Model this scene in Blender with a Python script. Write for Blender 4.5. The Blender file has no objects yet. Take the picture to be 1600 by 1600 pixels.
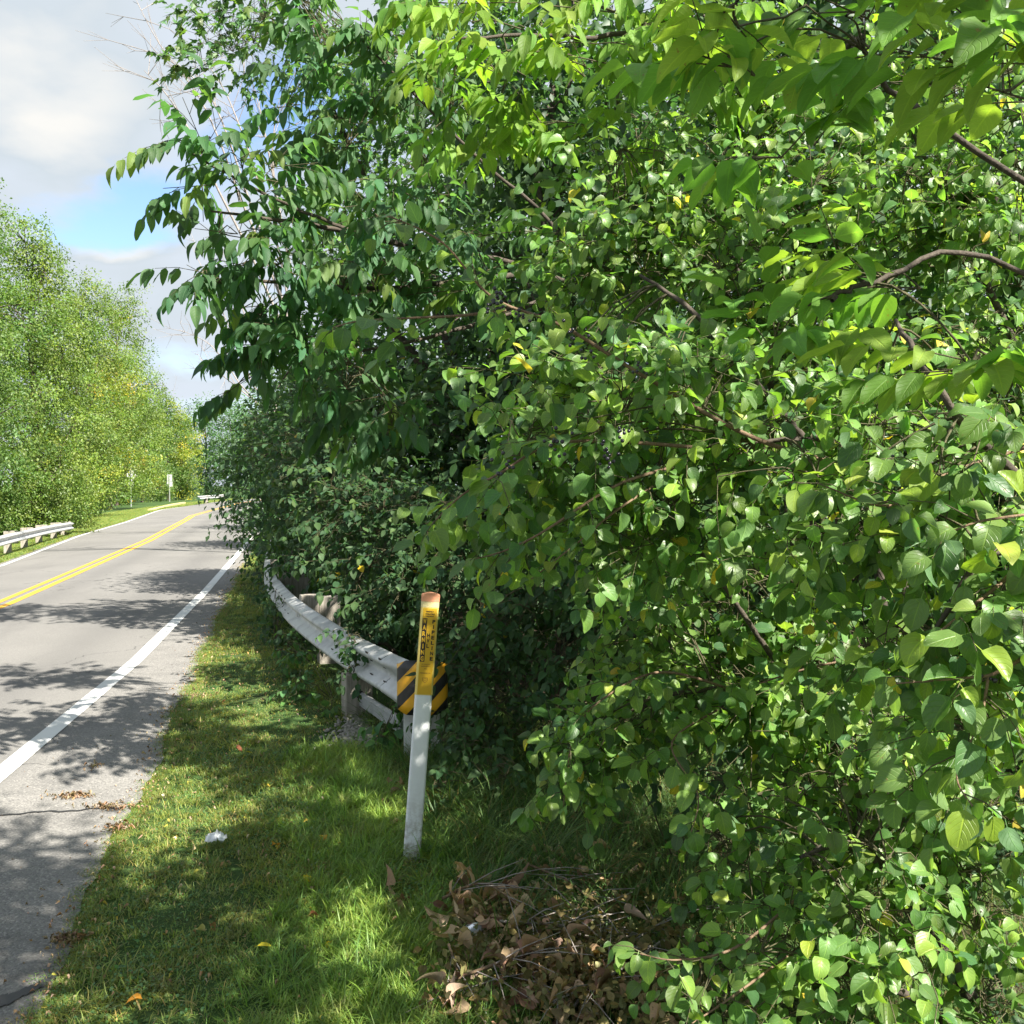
import bpy, math, random
import numpy as np
from mathutils import Vector, Matrix
R = math.radians
S = bpy.context.scene
C = S.collection
rnd = random.Random(7)
rng = np.random.default_rng(11)

# ------------------------------------------------------------------ camera
EYE = 1.7; FPX = 1600.0; PITCH = math.atan(43/1600)
cd = bpy.data.cameras.new('camera'); cam = bpy.data.objects.new('camera', cd); C.objects.link(cam)
cam.location = (0, 0, EYE); cam.rotation_euler = (R(90)-PITCH, 0, 0)
cd.sensor_fit = 'HORIZONTAL'; cd.sensor_width = 36; cd.lens = 36*FPX/1600
cd.clip_start = 0.05; cd.clip_end = 3000
S.camera = cam
S.render.resolution_x = S.render.resolution_y = 1024
S.view_settings.view_transform = 'Standard'; S.view_settings.look = 'None'
S.view_settings.exposure = 1.80; S.view_settings.gamma = 1.0; S.view_settings.use_curve_mapping = False

# ------------------------------------------------------------------ light
SUN = Vector((0.57, -0.54, 0.80)).normalized()          # towards the sun
W = bpy.data.worlds.new('World'); S.world = W; W.use_nodes = True
nt = W.node_tree; nt.nodes.clear()
def wn(t, **k):
    n = nt.nodes.new(t)
    for a, b in k.items(): setattr(n, a, b)
    return n
L = nt.links.new
out = wn('ShaderNodeOutputWorld'); bg1 = wn('ShaderNodeBackground'); bg2 = wn('ShaderNodeBackground'); mx = wn('ShaderNodeMixShader')
sky = wn('ShaderNodeTexSky', sky_type='NISHITA', sun_disc=False)
sky.sun_elevation = math.asin(SUN.z); sky.sun_rotation = math.atan2(SUN.x, SUN.y); sky.air_density = 1.0; sky.dust_density = 0.3; sky.ozone_density = 3.5
L(sky.outputs[0], bg1.inputs[0]); bg1.inputs[1].default_value = 0.07
tc = wn('ShaderNodeTexCoord'); sep = wn('ShaderNodeSeparateXYZ'); L(tc.outputs['Generated'], sep.inputs[0])
def math_(op, a, b=None, clamp=False):
    n = wn('ShaderNodeMath', operation=op, use_clamp=clamp)
    for i, x in enumerate([a, b]):
        if x is None: continue
        if isinstance(x, (int, float)): n.inputs[i].default_value = x
        else: L(x, n.inputs[i])
    return n.outputs[0]
zz = math_('MAXIMUM', math_('ADD', sep.outputs[2], 0.28), 0.05)
cmb = wn('ShaderNodeCombineXYZ'); L(math_('DIVIDE', sep.outputs[0], zz), cmb.inputs[0]); L(math_('DIVIDE', sep.outputs[1], zz), cmb.inputs[1])
n1 = wn('ShaderNodeTexNoise'); n1.inputs['Scale'].default_value = 1.7; n1.inputs['Detail'].default_value = 9; n1.inputs['Roughness'].default_value = 0.55; n1.inputs['Distortion'].default_value = 0.3
L(cmb.outputs[0], n1.inputs['Vector'])
n2 = wn('ShaderNodeTexNoise'); n2.inputs['Scale'].default_value = 3.1; n2.inputs['Detail'].default_value = 10; n2.inputs['Roughness'].default_value = 0.5
L(cmb.outputs[0], n2.inputs['Vector'])
def pdir(px, py):
    v = Vector(((px-800)/FPX, 1, -(py-800)/FPX)); v.rotate(Matrix.Rotation(-PITCH, 3, 'X')); return v
def spot(px, py, r, sx=1.0, sz=1.0):   # soft cloud shape (or gap) round a direction of the sky
    d = pdir(px, py).normalized()
    vs = wn('ShaderNodeVectorMath', operation='SUBTRACT'); L(tc.outputs['Generated'], vs.inputs[0]); vs.inputs[1].default_value = d
    nz = wn('ShaderNodeVectorMath', operation='MULTIPLY_ADD'); L(n2.outputs['Color'], nz.inputs[0]); nz.inputs[1].default_value = (0.20, 0.1, 0.20); L(vs.outputs[0], nz.inputs[2])
    s2 = wn('ShaderNodeVectorMath', operation='SUBTRACT'); L(nz.outputs[0], s2.inputs[0]); s2.inputs[1].default_value = (0.10, 0.05, 0.10)
    sc = wn('ShaderNodeVectorMath', operation='MULTIPLY'); L(s2.outputs[0], sc.inputs[0]); sc.inputs[1].default_value = (1/sx, 1, 1/sz)
    ln = wn('ShaderNodeVectorMath', operation='LENGTH'); L(sc.outputs[0], ln.inputs[0])
    mr = wn('ShaderNodeMapRange', interpolation_type='SMOOTHSTEP'); L(ln.outputs['Value'], mr.inputs[0])
    mr.inputs[1].default_value = 0; mr.inputs[2].default_value = r; mr.inputs[3].default_value = 1; mr.inputs[4].default_value = 0
    return mr.outputs[0]
gap = math_('ADD', spot(180, 312, 0.088, 1.6, .7), math_('MULTIPLY', spot(440, 225, 0.11, 1.3, .9), 1.0))
mask = wn('ShaderNodeMapRange', interpolation_type='SMOOTHSTEP'); L(math_('SUBTRACT', math_('ADD', n1.outputs[0], 0.12), math_('MULTIPLY', gap, 0.30)), mask.inputs[0])
mask.inputs[1].default_value = 0.36; mask.inputs[2].default_value = 0.60
bright = spot(105, 130, 0.13, 1.0, .72)
low = spot(200, 375, 0.06, 1.0, .5)
bv = math_('ADD', math_('MULTIPLY', math_('SUBTRACT', n2.outputs[0], .18), 0.9), math_('ADD', math_('MULTIPLY', bright, 0.42), math_('MULTIPLY', low, .35)))
cr = wn('ShaderNodeValToRGB'); L(bv, cr.inputs[0])
cr.color_ramp.elements[0].position = 0.2; cr.color_ramp.elements[0].color = (0.68, 0.75, 0.84, 1)
cr.color_ramp.elements[1].position = 0.72; cr.color_ramp.elements[1].color = (0.88, 0.87, 0.84, 1)
e = cr.color_ramp.elements.new(0.42); e.color = (0.62, 0.69, 0.75, 1)
L(cr.outputs[0], bg2.inputs[0]); bg2.inputs[1].default_value = 0.32
L(mask.outputs[0], mx.inputs[0]); L(bg1.outputs[0], mx.inputs[1]); L(bg2.outputs[0], mx.inputs[2]); L(mx.outputs[0], out.inputs[0])
sl = bpy.data.lights.new('sun', 'SUN'); sl.energy = 5.0; sl.angle = R(0.53); sl.color = (1.0, 0.94, 0.84)
so = bpy.data.objects.new('sun', sl); C.objects.link(so); so.rotation_euler = SUN.to_track_quat('Z', 'Y').to_euler(); so.location = (20, -8, 30)
try:
    S.cycles.diffuse_bounces = 4; S.cycles.transmission_bounces = 5; S.cycles.max_bounces = 7; S.cycles.transparent_max_bounces = 4
except Exception: pass

# ------------------------------------------------------------------ helpers: points
def P(px, py, Z):
    """point seen at pixel (px,py) of the 1600 px photograph, Z metres in front of the eye"""
    v = pdir(px, py); v = v*(Z/v.y)
    return Vector((v.x, v.y, EYE+v.z))
def rise(Y): return float(np.interp(Y, [0, 50, 88, 110, 200, 600], [0, 0, .30, .45, .6, .6]))
def gpt(px, py, lat=0.0):
    Z = 10.0
    for _ in range(60):
        z = lat + rise(Z); v = pdir(px, py)
        Zn = (z-EYE)/v.z if v.z < -1e-4 else 400; Z = 0.5*Z+0.5*min(Zn, 400)
    return (v.x*Z, Z)
# lines of the road, as X for every Y
def curve(pts): a = np.array(pts, float); return a[:, 0], a[:, 1]
FARPTS = [(0, 0)]
def line_from(pix, lat, pre, post):
    pts = [pre] + [gpt(px, py, lat) for px, py in pix] + post
    a = np.array(pts); return a
Rl = line_from([(0, 1210), (210, 1035), (320, 925), (385, 850)], 0, (-1.6, -3), [(-12.3, 50), (-15.5, 65), (-18.2, 80), (-19.6, 100), (-16, 125), (-4, 150), (25, 180)])
Yl = line_from([(0, 945), (230, 845), (300, 806)], 0, (-4.6, -3), [(-21.4, 80), (-22.9, 100), (-19.6, 128), (-7, 154), (22, 184)])
Yl[0] = (-4.6, -3)
Yl = np.insert(Yl, 1, [(-5.3, 4)], axis=0)
Ll = line_from([(0, 885), (125, 837), (250, 797)], -0.15, (-7.5, -3), [(-26.2, 92), (-26, 112), (-22.5, 134), (-9.5, 158), (20, 188)])
El = line_from([(50, 1590), (100, 1480), (200, 1290), (245, 1190), (310, 1040), (350, 950), (385, 880)], 0, (-0.55, -3), [(-11.9, 50), (-15.0, 65), (-17.5, 80), (-18.9, 100), (-15.3, 125), (-3.4, 149), (25.5, 179)])
def at(Ln, Y): return float(np.interp(Y, Ln[:, 1], Ln[:, 0]))
def atv(Ln, Y): return np.interp(Y, Ln[:, 1], Ln[:, 0])
def zg(X, Y):
    """ground height"""
    l = at(Ll, Y); y = at(Yl, Y); r = at(Rl, Y); e_ = at(El, Y)
    z = np.interp(X, [l-60, l-20, l-4, l-1.2, l, y, r, e_, e_+1.2, e_+2.6, e_+5, e_+40], [-1.2, -.8, -.45, -.28, -.15, 0, 0, 0, .015, -.05, -.25, -.8])
    return float(z) + rise(Y)

# ------------------------------------------------------------------ helpers: objects
def tag(o, label=None, cat=None, group=None, kind=None):
    if label: o['label'] = label
    if cat: o['category'] = cat
    if group: o['group'] = group
    if kind: o['kind'] = kind
    return o
def empty(name, loc, label, cat, group=None, rz=0):
    o = bpy.data.objects.new(name, None); C.objects.link(o); o.location = loc; o.rotation_euler = (0, 0, rz); o.empty_display_size = .1
    return tag(o, label, cat, group)
def link(name, me, mat, parent=None, world=True, kind=None):
    o = bpy.data.objects.new(name, me); C.objects.link(o)
    if mat is not None and not me.materials: me.materials.append(mat)
    if parent is not None:
        o.parent = parent
        if world: o.matrix_parent_inverse = Matrix.LocRotScale(parent.location, parent.rotation_euler, None).inverted() if not parent.parent else (
            (Matrix.LocRotScale(parent.parent.location, parent.parent.rotation_euler, None)).inverted())
    if kind: o['kind'] = kind
    return o
def mesh_np(name, V, faces_loops, nverts, tint=None, uv=None, smooth=True):
    """V (n,3); faces_loops: flat vertex index array; nverts: loops per face array"""
    me = bpy.data.meshes.new(name)
    V = np.asarray(V, np.float32); fl = np.asarray(faces_loops, np.int32); nv = np.asarray(nverts, np.int32)
    me.vertices.add(len(V)); me.vertices.foreach_set('co', V.ravel())
    me.loops.add(len(fl)); me.loops.foreach_set('vertex_index', fl)
    me.polygons.add(len(nv)); st = np.concatenate([[0], np.cumsum(nv)[:-1]]).astype(np.int32)
    me.polygons.foreach_set('loop_start', st)
    try: me.polygons.foreach_set('loop_total', nv)
    except Exception: pass
    if smooth: me.polygons.foreach_set('use_smooth', np.ones(len(nv), bool))
    if uv is not None:
        l = me.uv_layers.new(name='UVMap'); l.data.foreach_set('uv', np.asarray(uv, np.float32)[fl].ravel())
    if tint is not None:
        a = me.attributes.new('tint', 'FLOAT_COLOR', 'POINT'); t = np.ones((len(V), 4), np.float32); t[:, :3] = tint
        a.data.foreach_set('color', t.ravel())
    me.update(calc_edges=True); me.validate()
    return me
class MB:
    def __init__(s): s.v = []; s.f = []; s.sm = []
    def add(s, vs, fs, smooth=False):
        k = len(s.v); s.v += [tuple(v) for v in vs]; s.f += [tuple(i+k for i in f) for f in fs]; s.sm += [smooth]*len(fs); return s
    def box(s, c, size, M=None):
        x, y, z = [d/2 for d in size]; c = Vector(c)
        vs = [Vector((sx*x, sy*y, sz*z)) for sz in (-1, 1) for sy in (-1, 1) for sx in (-1, 1)]
        if M is not None: vs = [M @ v for v in vs]
        return s.add([v+c for v in vs], [(0, 2, 3, 1), (4, 5, 7, 6), (0, 1, 5, 4), (2, 6, 7, 3), (0, 4, 6, 2), (1, 3, 7, 5)])
    def loft(s, rings, close=True, caps=True, smooth=True):
        n = len(rings[0]); vs = [p for r in rings for p in r]; fs = []
        for i in range(len(rings)-1):
            for j in range(n if close else n-1):
                a, b = i*n+j, i*n+(j+1) % n; fs.append((a, b, b+n, a+n))
        s.add(vs, fs, smooth)
        if caps and close:
            s.add(rings[0], [tuple(reversed(range(n)))]); s.add(rings[-1], [tuple(range(n))])
        return s
    def cyl(s, a, b, r0, r1=None, n=10, smooth=True):
        a, b = Vector(a), Vector(b); r1 = r0 if r1 is None else r1; d = (b-a).normalized(); u = d.orthogonal().normalized(); w = d.cross(u)
        ring = lambda c, r: [c+u*(math.cos(2*math.pi*i/n)*r)+w*(math.sin(2*math.pi*i/n)*r) for i in range(n)]
        return s.loft([ring(a, r0), ring(b, r1)], smooth=smooth)
    def mesh(s, name):
        me = bpy.data.meshes.new(name); me.from_pydata([tuple(v) for v in s.v], [], s.f); me.polygons.foreach_set('use_smooth', s.sm); me.update(); return me
    def build(s, name, mat, parent=None, world=False, bevel=0, kind=None):
        o = link(name, s.mesh(name), mat, parent, world, kind)
        if bevel:
            m = o.modifiers.new('bevel', 'BEVEL'); m.width = bevel; m.segments = 2; m.limit_method = 'ANGLE'; m.angle_limit = R(35)
        return o

# ------------------------------------------------------------------ materials
def mat_new(name):
    m = bpy.data.materials.new(name); m.use_nodes = True; t = m.node_tree; t.nodes.clear(); return m, t
class NB:
    def __init__(s, name):
        s.m, s.t = mat_new(name); s.out = s.n('ShaderNodeOutputMaterial')
    def n(s, ty, **k):
        n = s.t.nodes.new(ty)
        for a, b in k.items(): setattr(n, a, b)
        return n
    def l(s, a, b): s.t.links.new(a, b)
    def set(s, sock, v):
        if v is None: return
        if isinstance(v, (int, float)): sock.default_value = v
        elif isinstance(v, (tuple, list)): sock.default_value = (*v, 1) if len(v) == 3 and sock.type == 'RGBA' else v
        else: s.l(v, sock)
    def math(s, op, a, b=None, c=None, clamp=False):
        n = s.n('ShaderNodeMath', operation=op, use_clamp=clamp)
        for i, x in enumerate((a, b, c)): s.set(n.inputs[i], x)
        return n.outputs[0]
    def mix(s, f, a, b, bt='MIX'):
        n = s.n('ShaderNodeMix', data_type='RGBA', blend_type=bt, clamp_factor=True)
        s.set(n.inputs[0], f); s.set(n.inputs[6], a); s.set(n.inputs[7], b); return n.outputs[2]
    def noise(s, scale, detail=4, rough=.55, vec=None, dist=0, out=0):
        n = s.n('ShaderNodeTexNoise'); n.inputs['Scale'].default_value = scale; n.inputs['Detail'].default_value = detail; n.inputs['Roughness'].default_value = rough; n.inputs['Distortion'].default_value = dist
        if vec is not None: s.l(vec, n.inputs['Vector'])
        return n.outputs[out]
    def ramp(s, f, stops, interp='LINEAR'):
        n = s.n('ShaderNodeValToRGB'); s.l(f, n.inputs[0]); n.color_ramp.interpolation = interp
        els = n.color_ramp.elements
        while len(els) < len(stops): els.new(.5)
        for e, (p, c) in zip(els, stops): e.position = p; e.color = (*c, 1) if len(c) == 3 else c
        return n.outputs[0]
    def range(s, f, a, b, c=0, d=1, smooth=True):
        n = s.n('ShaderNodeMapRange', interpolation_type='SMOOTHSTEP' if smooth else 'LINEAR'); s.l(f, n.inputs[0])
        for i, v in enumerate((a, b, c, d)): n.inputs[i+1].default_value = v
        return n.outputs[0]
    def geo(s, o='Position'): return s.n('ShaderNodeNewGeometry').outputs[o]
    def tc(s, o='Object'): return s.n('ShaderNodeTexCoord').outputs[o]
    def attr(s, name, ty='GEOMETRY', o=0): n = s.n('ShaderNodeAttribute', attribute_name=name, attribute_type=ty); return n.outputs[o]
    def bsdf(s, col, rough=.6, metal=0, spec=.5, bump=None, bstr=.3, bdist=.01):
        p = s.n('ShaderNodeBsdfPrincipled'); s.set(p.inputs['Base Color'], col); s.set(p.inputs['Roughness'], rough); s.set(p.inputs['Metallic'], metal); s.set(p.inputs['Specular IOR Level'], spec)
        if bump is not None:
            b = s.n('ShaderNodeBump'); b.inputs['Strength'].default_value = bstr; b.inputs['Distance'].default_value = bdist; s.l(bump, b.inputs['Height']); s.l(b.outputs[0], p.inputs['Normal'])
        return p.outputs[0]
    def done(s, sh): s.l(sh, s.out.inputs['Surface']); return s.m

def m_leaf(name, veins=5.0, vk=1.6, gloss=.42, trans=.36, detail=True, spec=.5, vamp=.42):
    b = NB(name); tint = b.attr('tint')
    if detail:
        uv = b.n('ShaderNodeUVMap').outputs[0]; sp = b.n('ShaderNodeSeparateXYZ'); b.l(uv, sp.inputs[0])
        au = b.math('ABSOLUTE', b.math('MULTIPLY_ADD', sp.outputs[0], 2, -1)); v = sp.outputs[1]
        mid = b.range(au, .03, .09, 1, 0)
        ph = b.math('MULTIPLY', b.math('SUBTRACT', v, b.math('MULTIPLY', b.math('POWER', au, 1.25), vk/veins*1.0)), veins)
        fr = b.math('ABSOLUTE', b.math('SUBTRACT', b.math('FRACT', b.math('ADD', ph, 8)), .5))
        ve = b.math('MULTIPLY', b.range(fr, .0, .11, 1, 0), b.range(au, .75, 1.0, 1, .0))
        vv = b.math('MAXIMUM', mid, b.math('MULTIPLY', ve, .7))
        blot = b.noise(23, 3, vec=b.geo())
        c = b.mix(b.math('MULTIPLY', vv, vamp), tint, b.mix(1, tint, (1.7, 1.55, 1.3), 'MULTIPLY'))
        c = b.mix(b.range(blot, .35, .75, 0, .35), c, b.mix(1, c, (.72, .8, .6), 'MULTIPLY'))
        c = b.mix(b.math('MULTIPLY', b.range(b.noise(95, 2, .5, b.geo()), .66, .74), b.range(b.noise(6, 2, .5, b.geo()), .45, .6, 0, .85)), c, (.17, .12, .045))
        hgt = b.math('ADD', b.math('MULTIPLY', vv, -1), b.math('MULTIPLY', b.noise(160, 2, vec=b.geo()), .25))
    else:
        c = tint; hgt = None
    back = b.geo('Backfacing')
    cb = b.mix(.25, b.mix(1, c, (1.15, 1.12, 1.25), 'MULTIPLY'), (.12, .2, .08))
    c2 = b.mix(back, c, cb)
    p = b.bsdf(c2, b.math('MULTIPLY_ADD', back, .25, gloss), 0, spec, hgt, .6, .002)
    tr = b.n('ShaderNodeBsdfTranslucent'); b.l(b.mix(1, c, (2.0, 2.1, .85), 'MULTIPLY'), tr.inputs[0])
    ms = b.n('ShaderNodeMixShader'); ms.inputs[0].default_value = trans; b.l(p, ms.inputs[1]); b.l(tr.outputs[0], ms.inputs[2])
    return b.done(ms.outputs[0])
ML_round = m_leaf('buckthorn leaf', 5.5, 2.6, .42, .42, spec=.5, vamp=.75)
ML_ash = m_leaf('ash leaflet', 8, 2.2, .55, .45, spec=.3)
ML_small = m_leaf('bramble leaf', 7, 2.0, .55, .36, spec=.3)
ML_far = m_leaf('distant foliage', gloss=.5, trans=.38, detail=False)
ML_dead = m_leaf('dry leaf', 7, 2.0, .75, .15, spec=.2)

def m_bark(name, c1, c2, sc=14):
    b = NB(name); v = b.tc(); n = b.noise(sc, 6, .65, v); n2 = b.noise(sc*5, 4, .6, v)
    col = b.ramp(n, [(.3, c1), (.65, c2)])
    col = b.mix(b.range(n2, .5, .7, 0, .5), col, (c2[0]*1.5, c2[1]*1.5, c2[2]*1.45))
    return b.done(b.bsdf(col, .85, 0, .25, b.math('ADD', n, n2), .6, .01))
M_bark = m_bark('grey brown bark', (.03, .025, .02), (.085, .07, .055))
M_twig = m_bark('brown twig bark', (.09, .055, .035), (.2, .14, .09), 40)
M_shoot = m_bark('green brown shoot bark', (.045, .045, .022), (.10, .09, .05), 40)
M_dead = m_bark('bare dead wood', (.16, .14, .13), (.30, .27, .25), 20)

def m_asphalt():
    b = NB('worn asphalt'); g = b.geo(); big = b.noise(.35, 4, .5, g); mid = b.noise(3, 5, .6, g); fine = b.noise(95, 3, .7, g)
    sh = b.attr('shoulder', o=2)
    vo = b.n('ShaderNodeTexVoronoi'); vo.inputs['Scale'].default_value = 120; b.l(g, vo.inputs['Vector'])
    st = b.n('ShaderNodeSeparateColor'); b.l(vo.outputs['Color'], st.inputs[0])
    base = b.ramp(big, [(.3, (.150, .146, .138)), (.7, (.195, .189, .178))])
    shc = b.ramp(mid, [(.3, (.165, .160, .150)), (.7, (.225, .217, .203))])
    c = b.mix(sh, base, shc)
    spk = b.mix(b.math('MULTIPLY', b.range(st.outputs[0], .72, .9), b.math('MULTIPLY_ADD', sh, .35, .2)), c, (.36, .345, .32))
    spk = b.mix(b.math('MULTIPLY', b.range(st.outputs[1], .6, .95), b.math('MULTIPLY_ADD', sh, .3, .2)), spk, (.07, .07, .07))
    spk = b.mix(b.range(fine, .3, .7, .3, 0), spk, (.08, .08, .08))
    # wheel tracks
    tr = b.attr('track', o=2)
    spk = b.mix(b.math('MULTIPLY', tr, .5), spk, (.105, .103, .10))
    mpp = b.n('ShaderNodeMapping'); mpp.inputs['Scale'].default_value = (1, .22, 1); mpp.inputs['Rotation'].default_value = (0, 0, -.2); b.l(g, mpp.inputs[0])
    st2 = b.noise(1.6, 5, .6, mpp.outputs[0]); spk = b.mix(b.range(st2, .52, .72, 0, .4), spk, (.10, .098, .095))
    vc = b.n('ShaderNodeTexVoronoi', feature='DISTANCE_TO_EDGE'); vc.inputs['Scale'].default_value = .38; dm = b.n('ShaderNodeVectorMath', operation='MULTIPLY_ADD'); nzz = b.n('ShaderNodeTexNoise'); nzz.inputs['Scale'].default_value = 1.6; nzz.inputs['Detail'].default_value = 5; b.l(g, nzz.inputs['Vector']); b.l(nzz.outputs['Color'], dm.inputs[0]); dm.inputs[1].default_value = (1.2, 1.2, 0); b.l(g, dm.inputs[2]); b.l(dm.outputs[0], vc.inputs['Vector'])
    spk = b.mix(b.math('MULTIPLY', b.range(vc.outputs['Distance'], .0, .006, 1, 0), b.range(big, .45, .6, 0, .75)), spk, (.04, .04, .04))
    h = b.math('ADD', b.math('MULTIPLY', vo.outputs['Distance'], -.8), fine)
    return b.done(b.bsdf(spk, .88, 0, .3, h, .55, .006))
M_asph = m_asphalt()
def m_paint(name, c, wear=.5):
    b = NB(name); g = b.geo(); n = b.noise(38, 6, .7, g); n2 = b.noise(2.5, 3, .6, g)
    f = b.range(b.math('ADD', b.math('MULTIPLY', n, .7), b.math('MULTIPLY', n2, .45)), wear, wear+.16)
    col = b.mix(f, c, (.19, .185, .175)); col = b.mix(b.range(n2, .3, .8, 0, .3), col, tuple(x*.75 for x in c))
    return b.done(b.bsdf(col, .7, 0, .3, n, .3, .003))
M_white = m_paint('white road paint', (.58, .59, .58), .66)
M_yell = m_paint('yellow road paint', (.58, .31, .035), .665)
M_kerb = m_paint('kerb concrete', (.52, .44, .20), .66)
def m_ground():
    b = NB('soil and turf'); g = b.geo(); n = b.noise(2.2, 6, .6, g); f = b.noise(55, 5, .7, g)
    turf = b.attr('turf', o=2)
    soil = b.ramp(f, [(.3, (.035, .026, .018)), (.55, (.075, .055, .036)), (.75, (.14, .11, .075))])
    gr = b.ramp(f, [(.3, (.022, .045, .012)), (.6, (.05, .10, .025)), (.8, (.11, .14, .05))])
    col = b.mix(turf, soil, gr); col = b.mix(b.range(n, .45, .7, 0, .5), col, (.05, .045, .025))
    return b.done(b.bsdf(col, .95, 0, .15, f, .8, .02))
M_ground = m_ground()
def m_metal(name, c, rough=.45, metal=.7, dirt=.5):
    b = NB(name); v = b.tc(); n = b.noise(5, 5, .6, v); f = b.noise(60, 4, .7, v)
    col = b.mix(b.range(n, .4, .75, 0, dirt), c, tuple(x*.55 for x in c)); col = b.mix(b.range(f, .58, .75, 0, .3), col, (.18, .13, .08))
    return b.done(b.bsdf(col, b.range(n, .2, .8, rough-.08, rough+.18), metal, .5, f, .1, .002))
M_galv = m_metal('galvanised steel', (.50, .51, .51), .5, .45, .75)
M_galv2 = m_metal('weathered sign backing', (.62, .63, .61), .5, .15)
M_slot = m_metal('dark slot', (.025, .022, .02), .8, 0, .1)
def m_wood():
    b = NB('weathered timber'); v = b.tc(); mp = b.n('ShaderNodeMapping'); mp.inputs['Scale'].default_value = (1, 1, .08); b.l(v, mp.inputs[0])
    n = b.noise(60, 5, .6, mp.outputs[0]); f = b.noise(9, 4, .6, v)
    col = b.ramp(n, [(.3, (.19, .17, .14)), (.6, (.33, .305, .26)), (.8, (.42, .39, .345))]); col = b.mix(b.range(f, .5, .75, 0, .4), col, (.12, .10, .075))
    return b.done(b.bsdf(col, .9, 0, .2, n, .5, .004))
M_wood = m_wood()
def m_plain(name, c, rough=.5, var=.2, spec=.4, sc=12):
    b = NB(name); n = b.noise(sc, 5, .6, b.tc()); col = b.mix(b.range(n, .35, .75, 0, var), c, tuple(x*.6 for x in c))
    return b.done(b.bsdf(col, rough, 0, spec, n, .08, .002))
M_pwhite = m_plain('white plastic', (.74, .76, .78), .38, .14)
b = NB('white plastic with mud splash'); n = b.noise(14, 5, .6, b.tc()); n3 = b.noise(60, 3, .6, b.tc()); sz_ = b.n('ShaderNodeSeparateXYZ'); b.l(b.tc(), sz_.inputs[0])
dirt = b.math('MULTIPLY', b.range(sz_.outputs[2], .0, .38, 1, 0), b.range(b.math('ADD', b.math('MULTIPLY', n, .6), b.math('MULTIPLY', n3, .4)), .42, .6))
M_post = b.done(b.bsdf(b.mix(b.math('MULTIPLY', dirt, .75), b.mix(b.range(n, .4, .75, 0, .16), (.72, .75, .77), (.45, .46, .42)), (.20, .16, .10)), .42, 0, .4, n, .08, .002))
M_pyel = m_plain('pale yellow sleeve', (.70, .54, .14), .42, .12)
M_pamb = m_plain('amber decal', (.60, .36, .02), .5, .12)
M_ppale = m_plain('faded cream sleeve', (.60, .52, .27), .5, .15)
M_cap = m_plain('faded orange cap', (.66, .30, .17), .6, .2)
M_ink = m_plain('black ink', (.018, .012, .012), .6, .1)
M_brink = m_plain('brown faded ink', (.30, .17, .02), .6, .1)
def m_stripe():
    b = NB('black and yellow striped sheeting'); sp = b.n('ShaderNodeSeparateXYZ'); b.l(b.n('ShaderNodeUVMap').outputs[0], sp.inputs[0])
    n = b.noise(9, 4, .6, b.tc()); d = b.math('ADD', sp.outputs[0], b.math('MULTIPLY', sp.outputs[1], -.92))
    fr = b.math('FRACT', b.math('ADD', b.math('DIVIDE', d, .155), 10.12)); f = b.range(fr, .50, .515, 0, 1, False)
    col = b.mix(f, (.72, .36, .02), (.018, .018, .022)); col = b.mix(b.range(n, .5, .8, 0, .4), col, (.16, .12, .06))
    return b.done(b.bsdf(col, .35, 0, .5))
M_stripe = m_stripe()

# ------------------------------------------------------------------ ground, road, markings
ys = np.concatenate([np.arange(-14, 14, .35), np.arange(14, 60, 1.5), np.arange(60, 200, 5), np.geomspace(200, 1500, 12)])
offs = np.concatenate([-np.geomspace(900, 9, 22), np.arange(-8.4, 8.5, .3), np.geomspace(9, 900, 22)])
V = []; F = []; turf = []
for Y in ys:
    x0 = at(El, min(Y, 185)) if Y < 185 else 26
    for o in offs:
        X = x0+o; bump = 0.012*math.sin(X*3.1+Y*1.7)+.01*math.sin(X*7.3-Y*5.1) if o > .3 else 0
        z = zg(X, Y) + bump - (.02 if (at(Ll, Y)-.35) < X < x0+.16 else 0)
        V.append((X, Y, z)); turf.append(1.0 if (o < 1.9 or o > 9) else max(0, 1-(o-1.9)/.8))
n = len(offs)
for i in range(len(ys)-1):
    for j in range(n-1): a = i*n+j; F.append((a, a+1, a+1+n, a+n))
me = bpy.data.meshes.new('ground'); me.from_pydata(V, [], F); me.polygons.foreach_set('use_smooth', [True]*len(F))
a_ = me.attributes.new('turf', 'FLOAT', 'POINT'); a_.data.foreach_set('value', turf); me.update()
tag(link('ground', me, M_ground), kind='structure')

ysr = np.concatenate([np.arange(-14, 2, .3), np.arange(2, 12, .04), np.arange(12, 20, .12), np.arange(20, 60, .8), np.arange(60, 181, 3)])
def strip(name, fl, fr, dz, mat, cols=2, ysx=ysr, attrs=None, label=None, zfun=None):
    V = []; F = []; A = {k: [] for k in (attrs or {})}
    for Y in ysx:
        a, b = fl(Y), fr(Y)
        for j in range(cols):
            X = a+(b-a)*j/(cols-1); V.append((X, Y, (zfun or zg)(X, Y)+dz))
            for k, fn in (attrs or {}).items(): A[k].append(fn(X, Y))
    for i in range(len(ysx)-1):
        for j in range(cols-1): q = i*cols+j; F.append((q, q+1, q+1+cols, q+cols))
    me = bpy.data.meshes.new(name); me.from_pydata(V, [], F); me.polygons.foreach_set('use_smooth', [True]*len(F))
    for k, v in A.items(): at_ = me.attributes.new(k, 'FLOAT', 'POINT'); at_.data.foreach_set('value', v)
    me.update(); o = link(name, me, mat); tag(o, label, kind='structure'); return o
def ragged(Y): return .03*math.sin(Y*2.3)+.012*math.sin(Y*7.1+1)+.007*math.sin(Y*17+2)+.004*math.sin(Y*41)
trk = lambda X, Y: max(math.exp(-((X-(at(Rl, Y)-d))/.32)**2) for d in (.75, 2.3))
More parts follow.
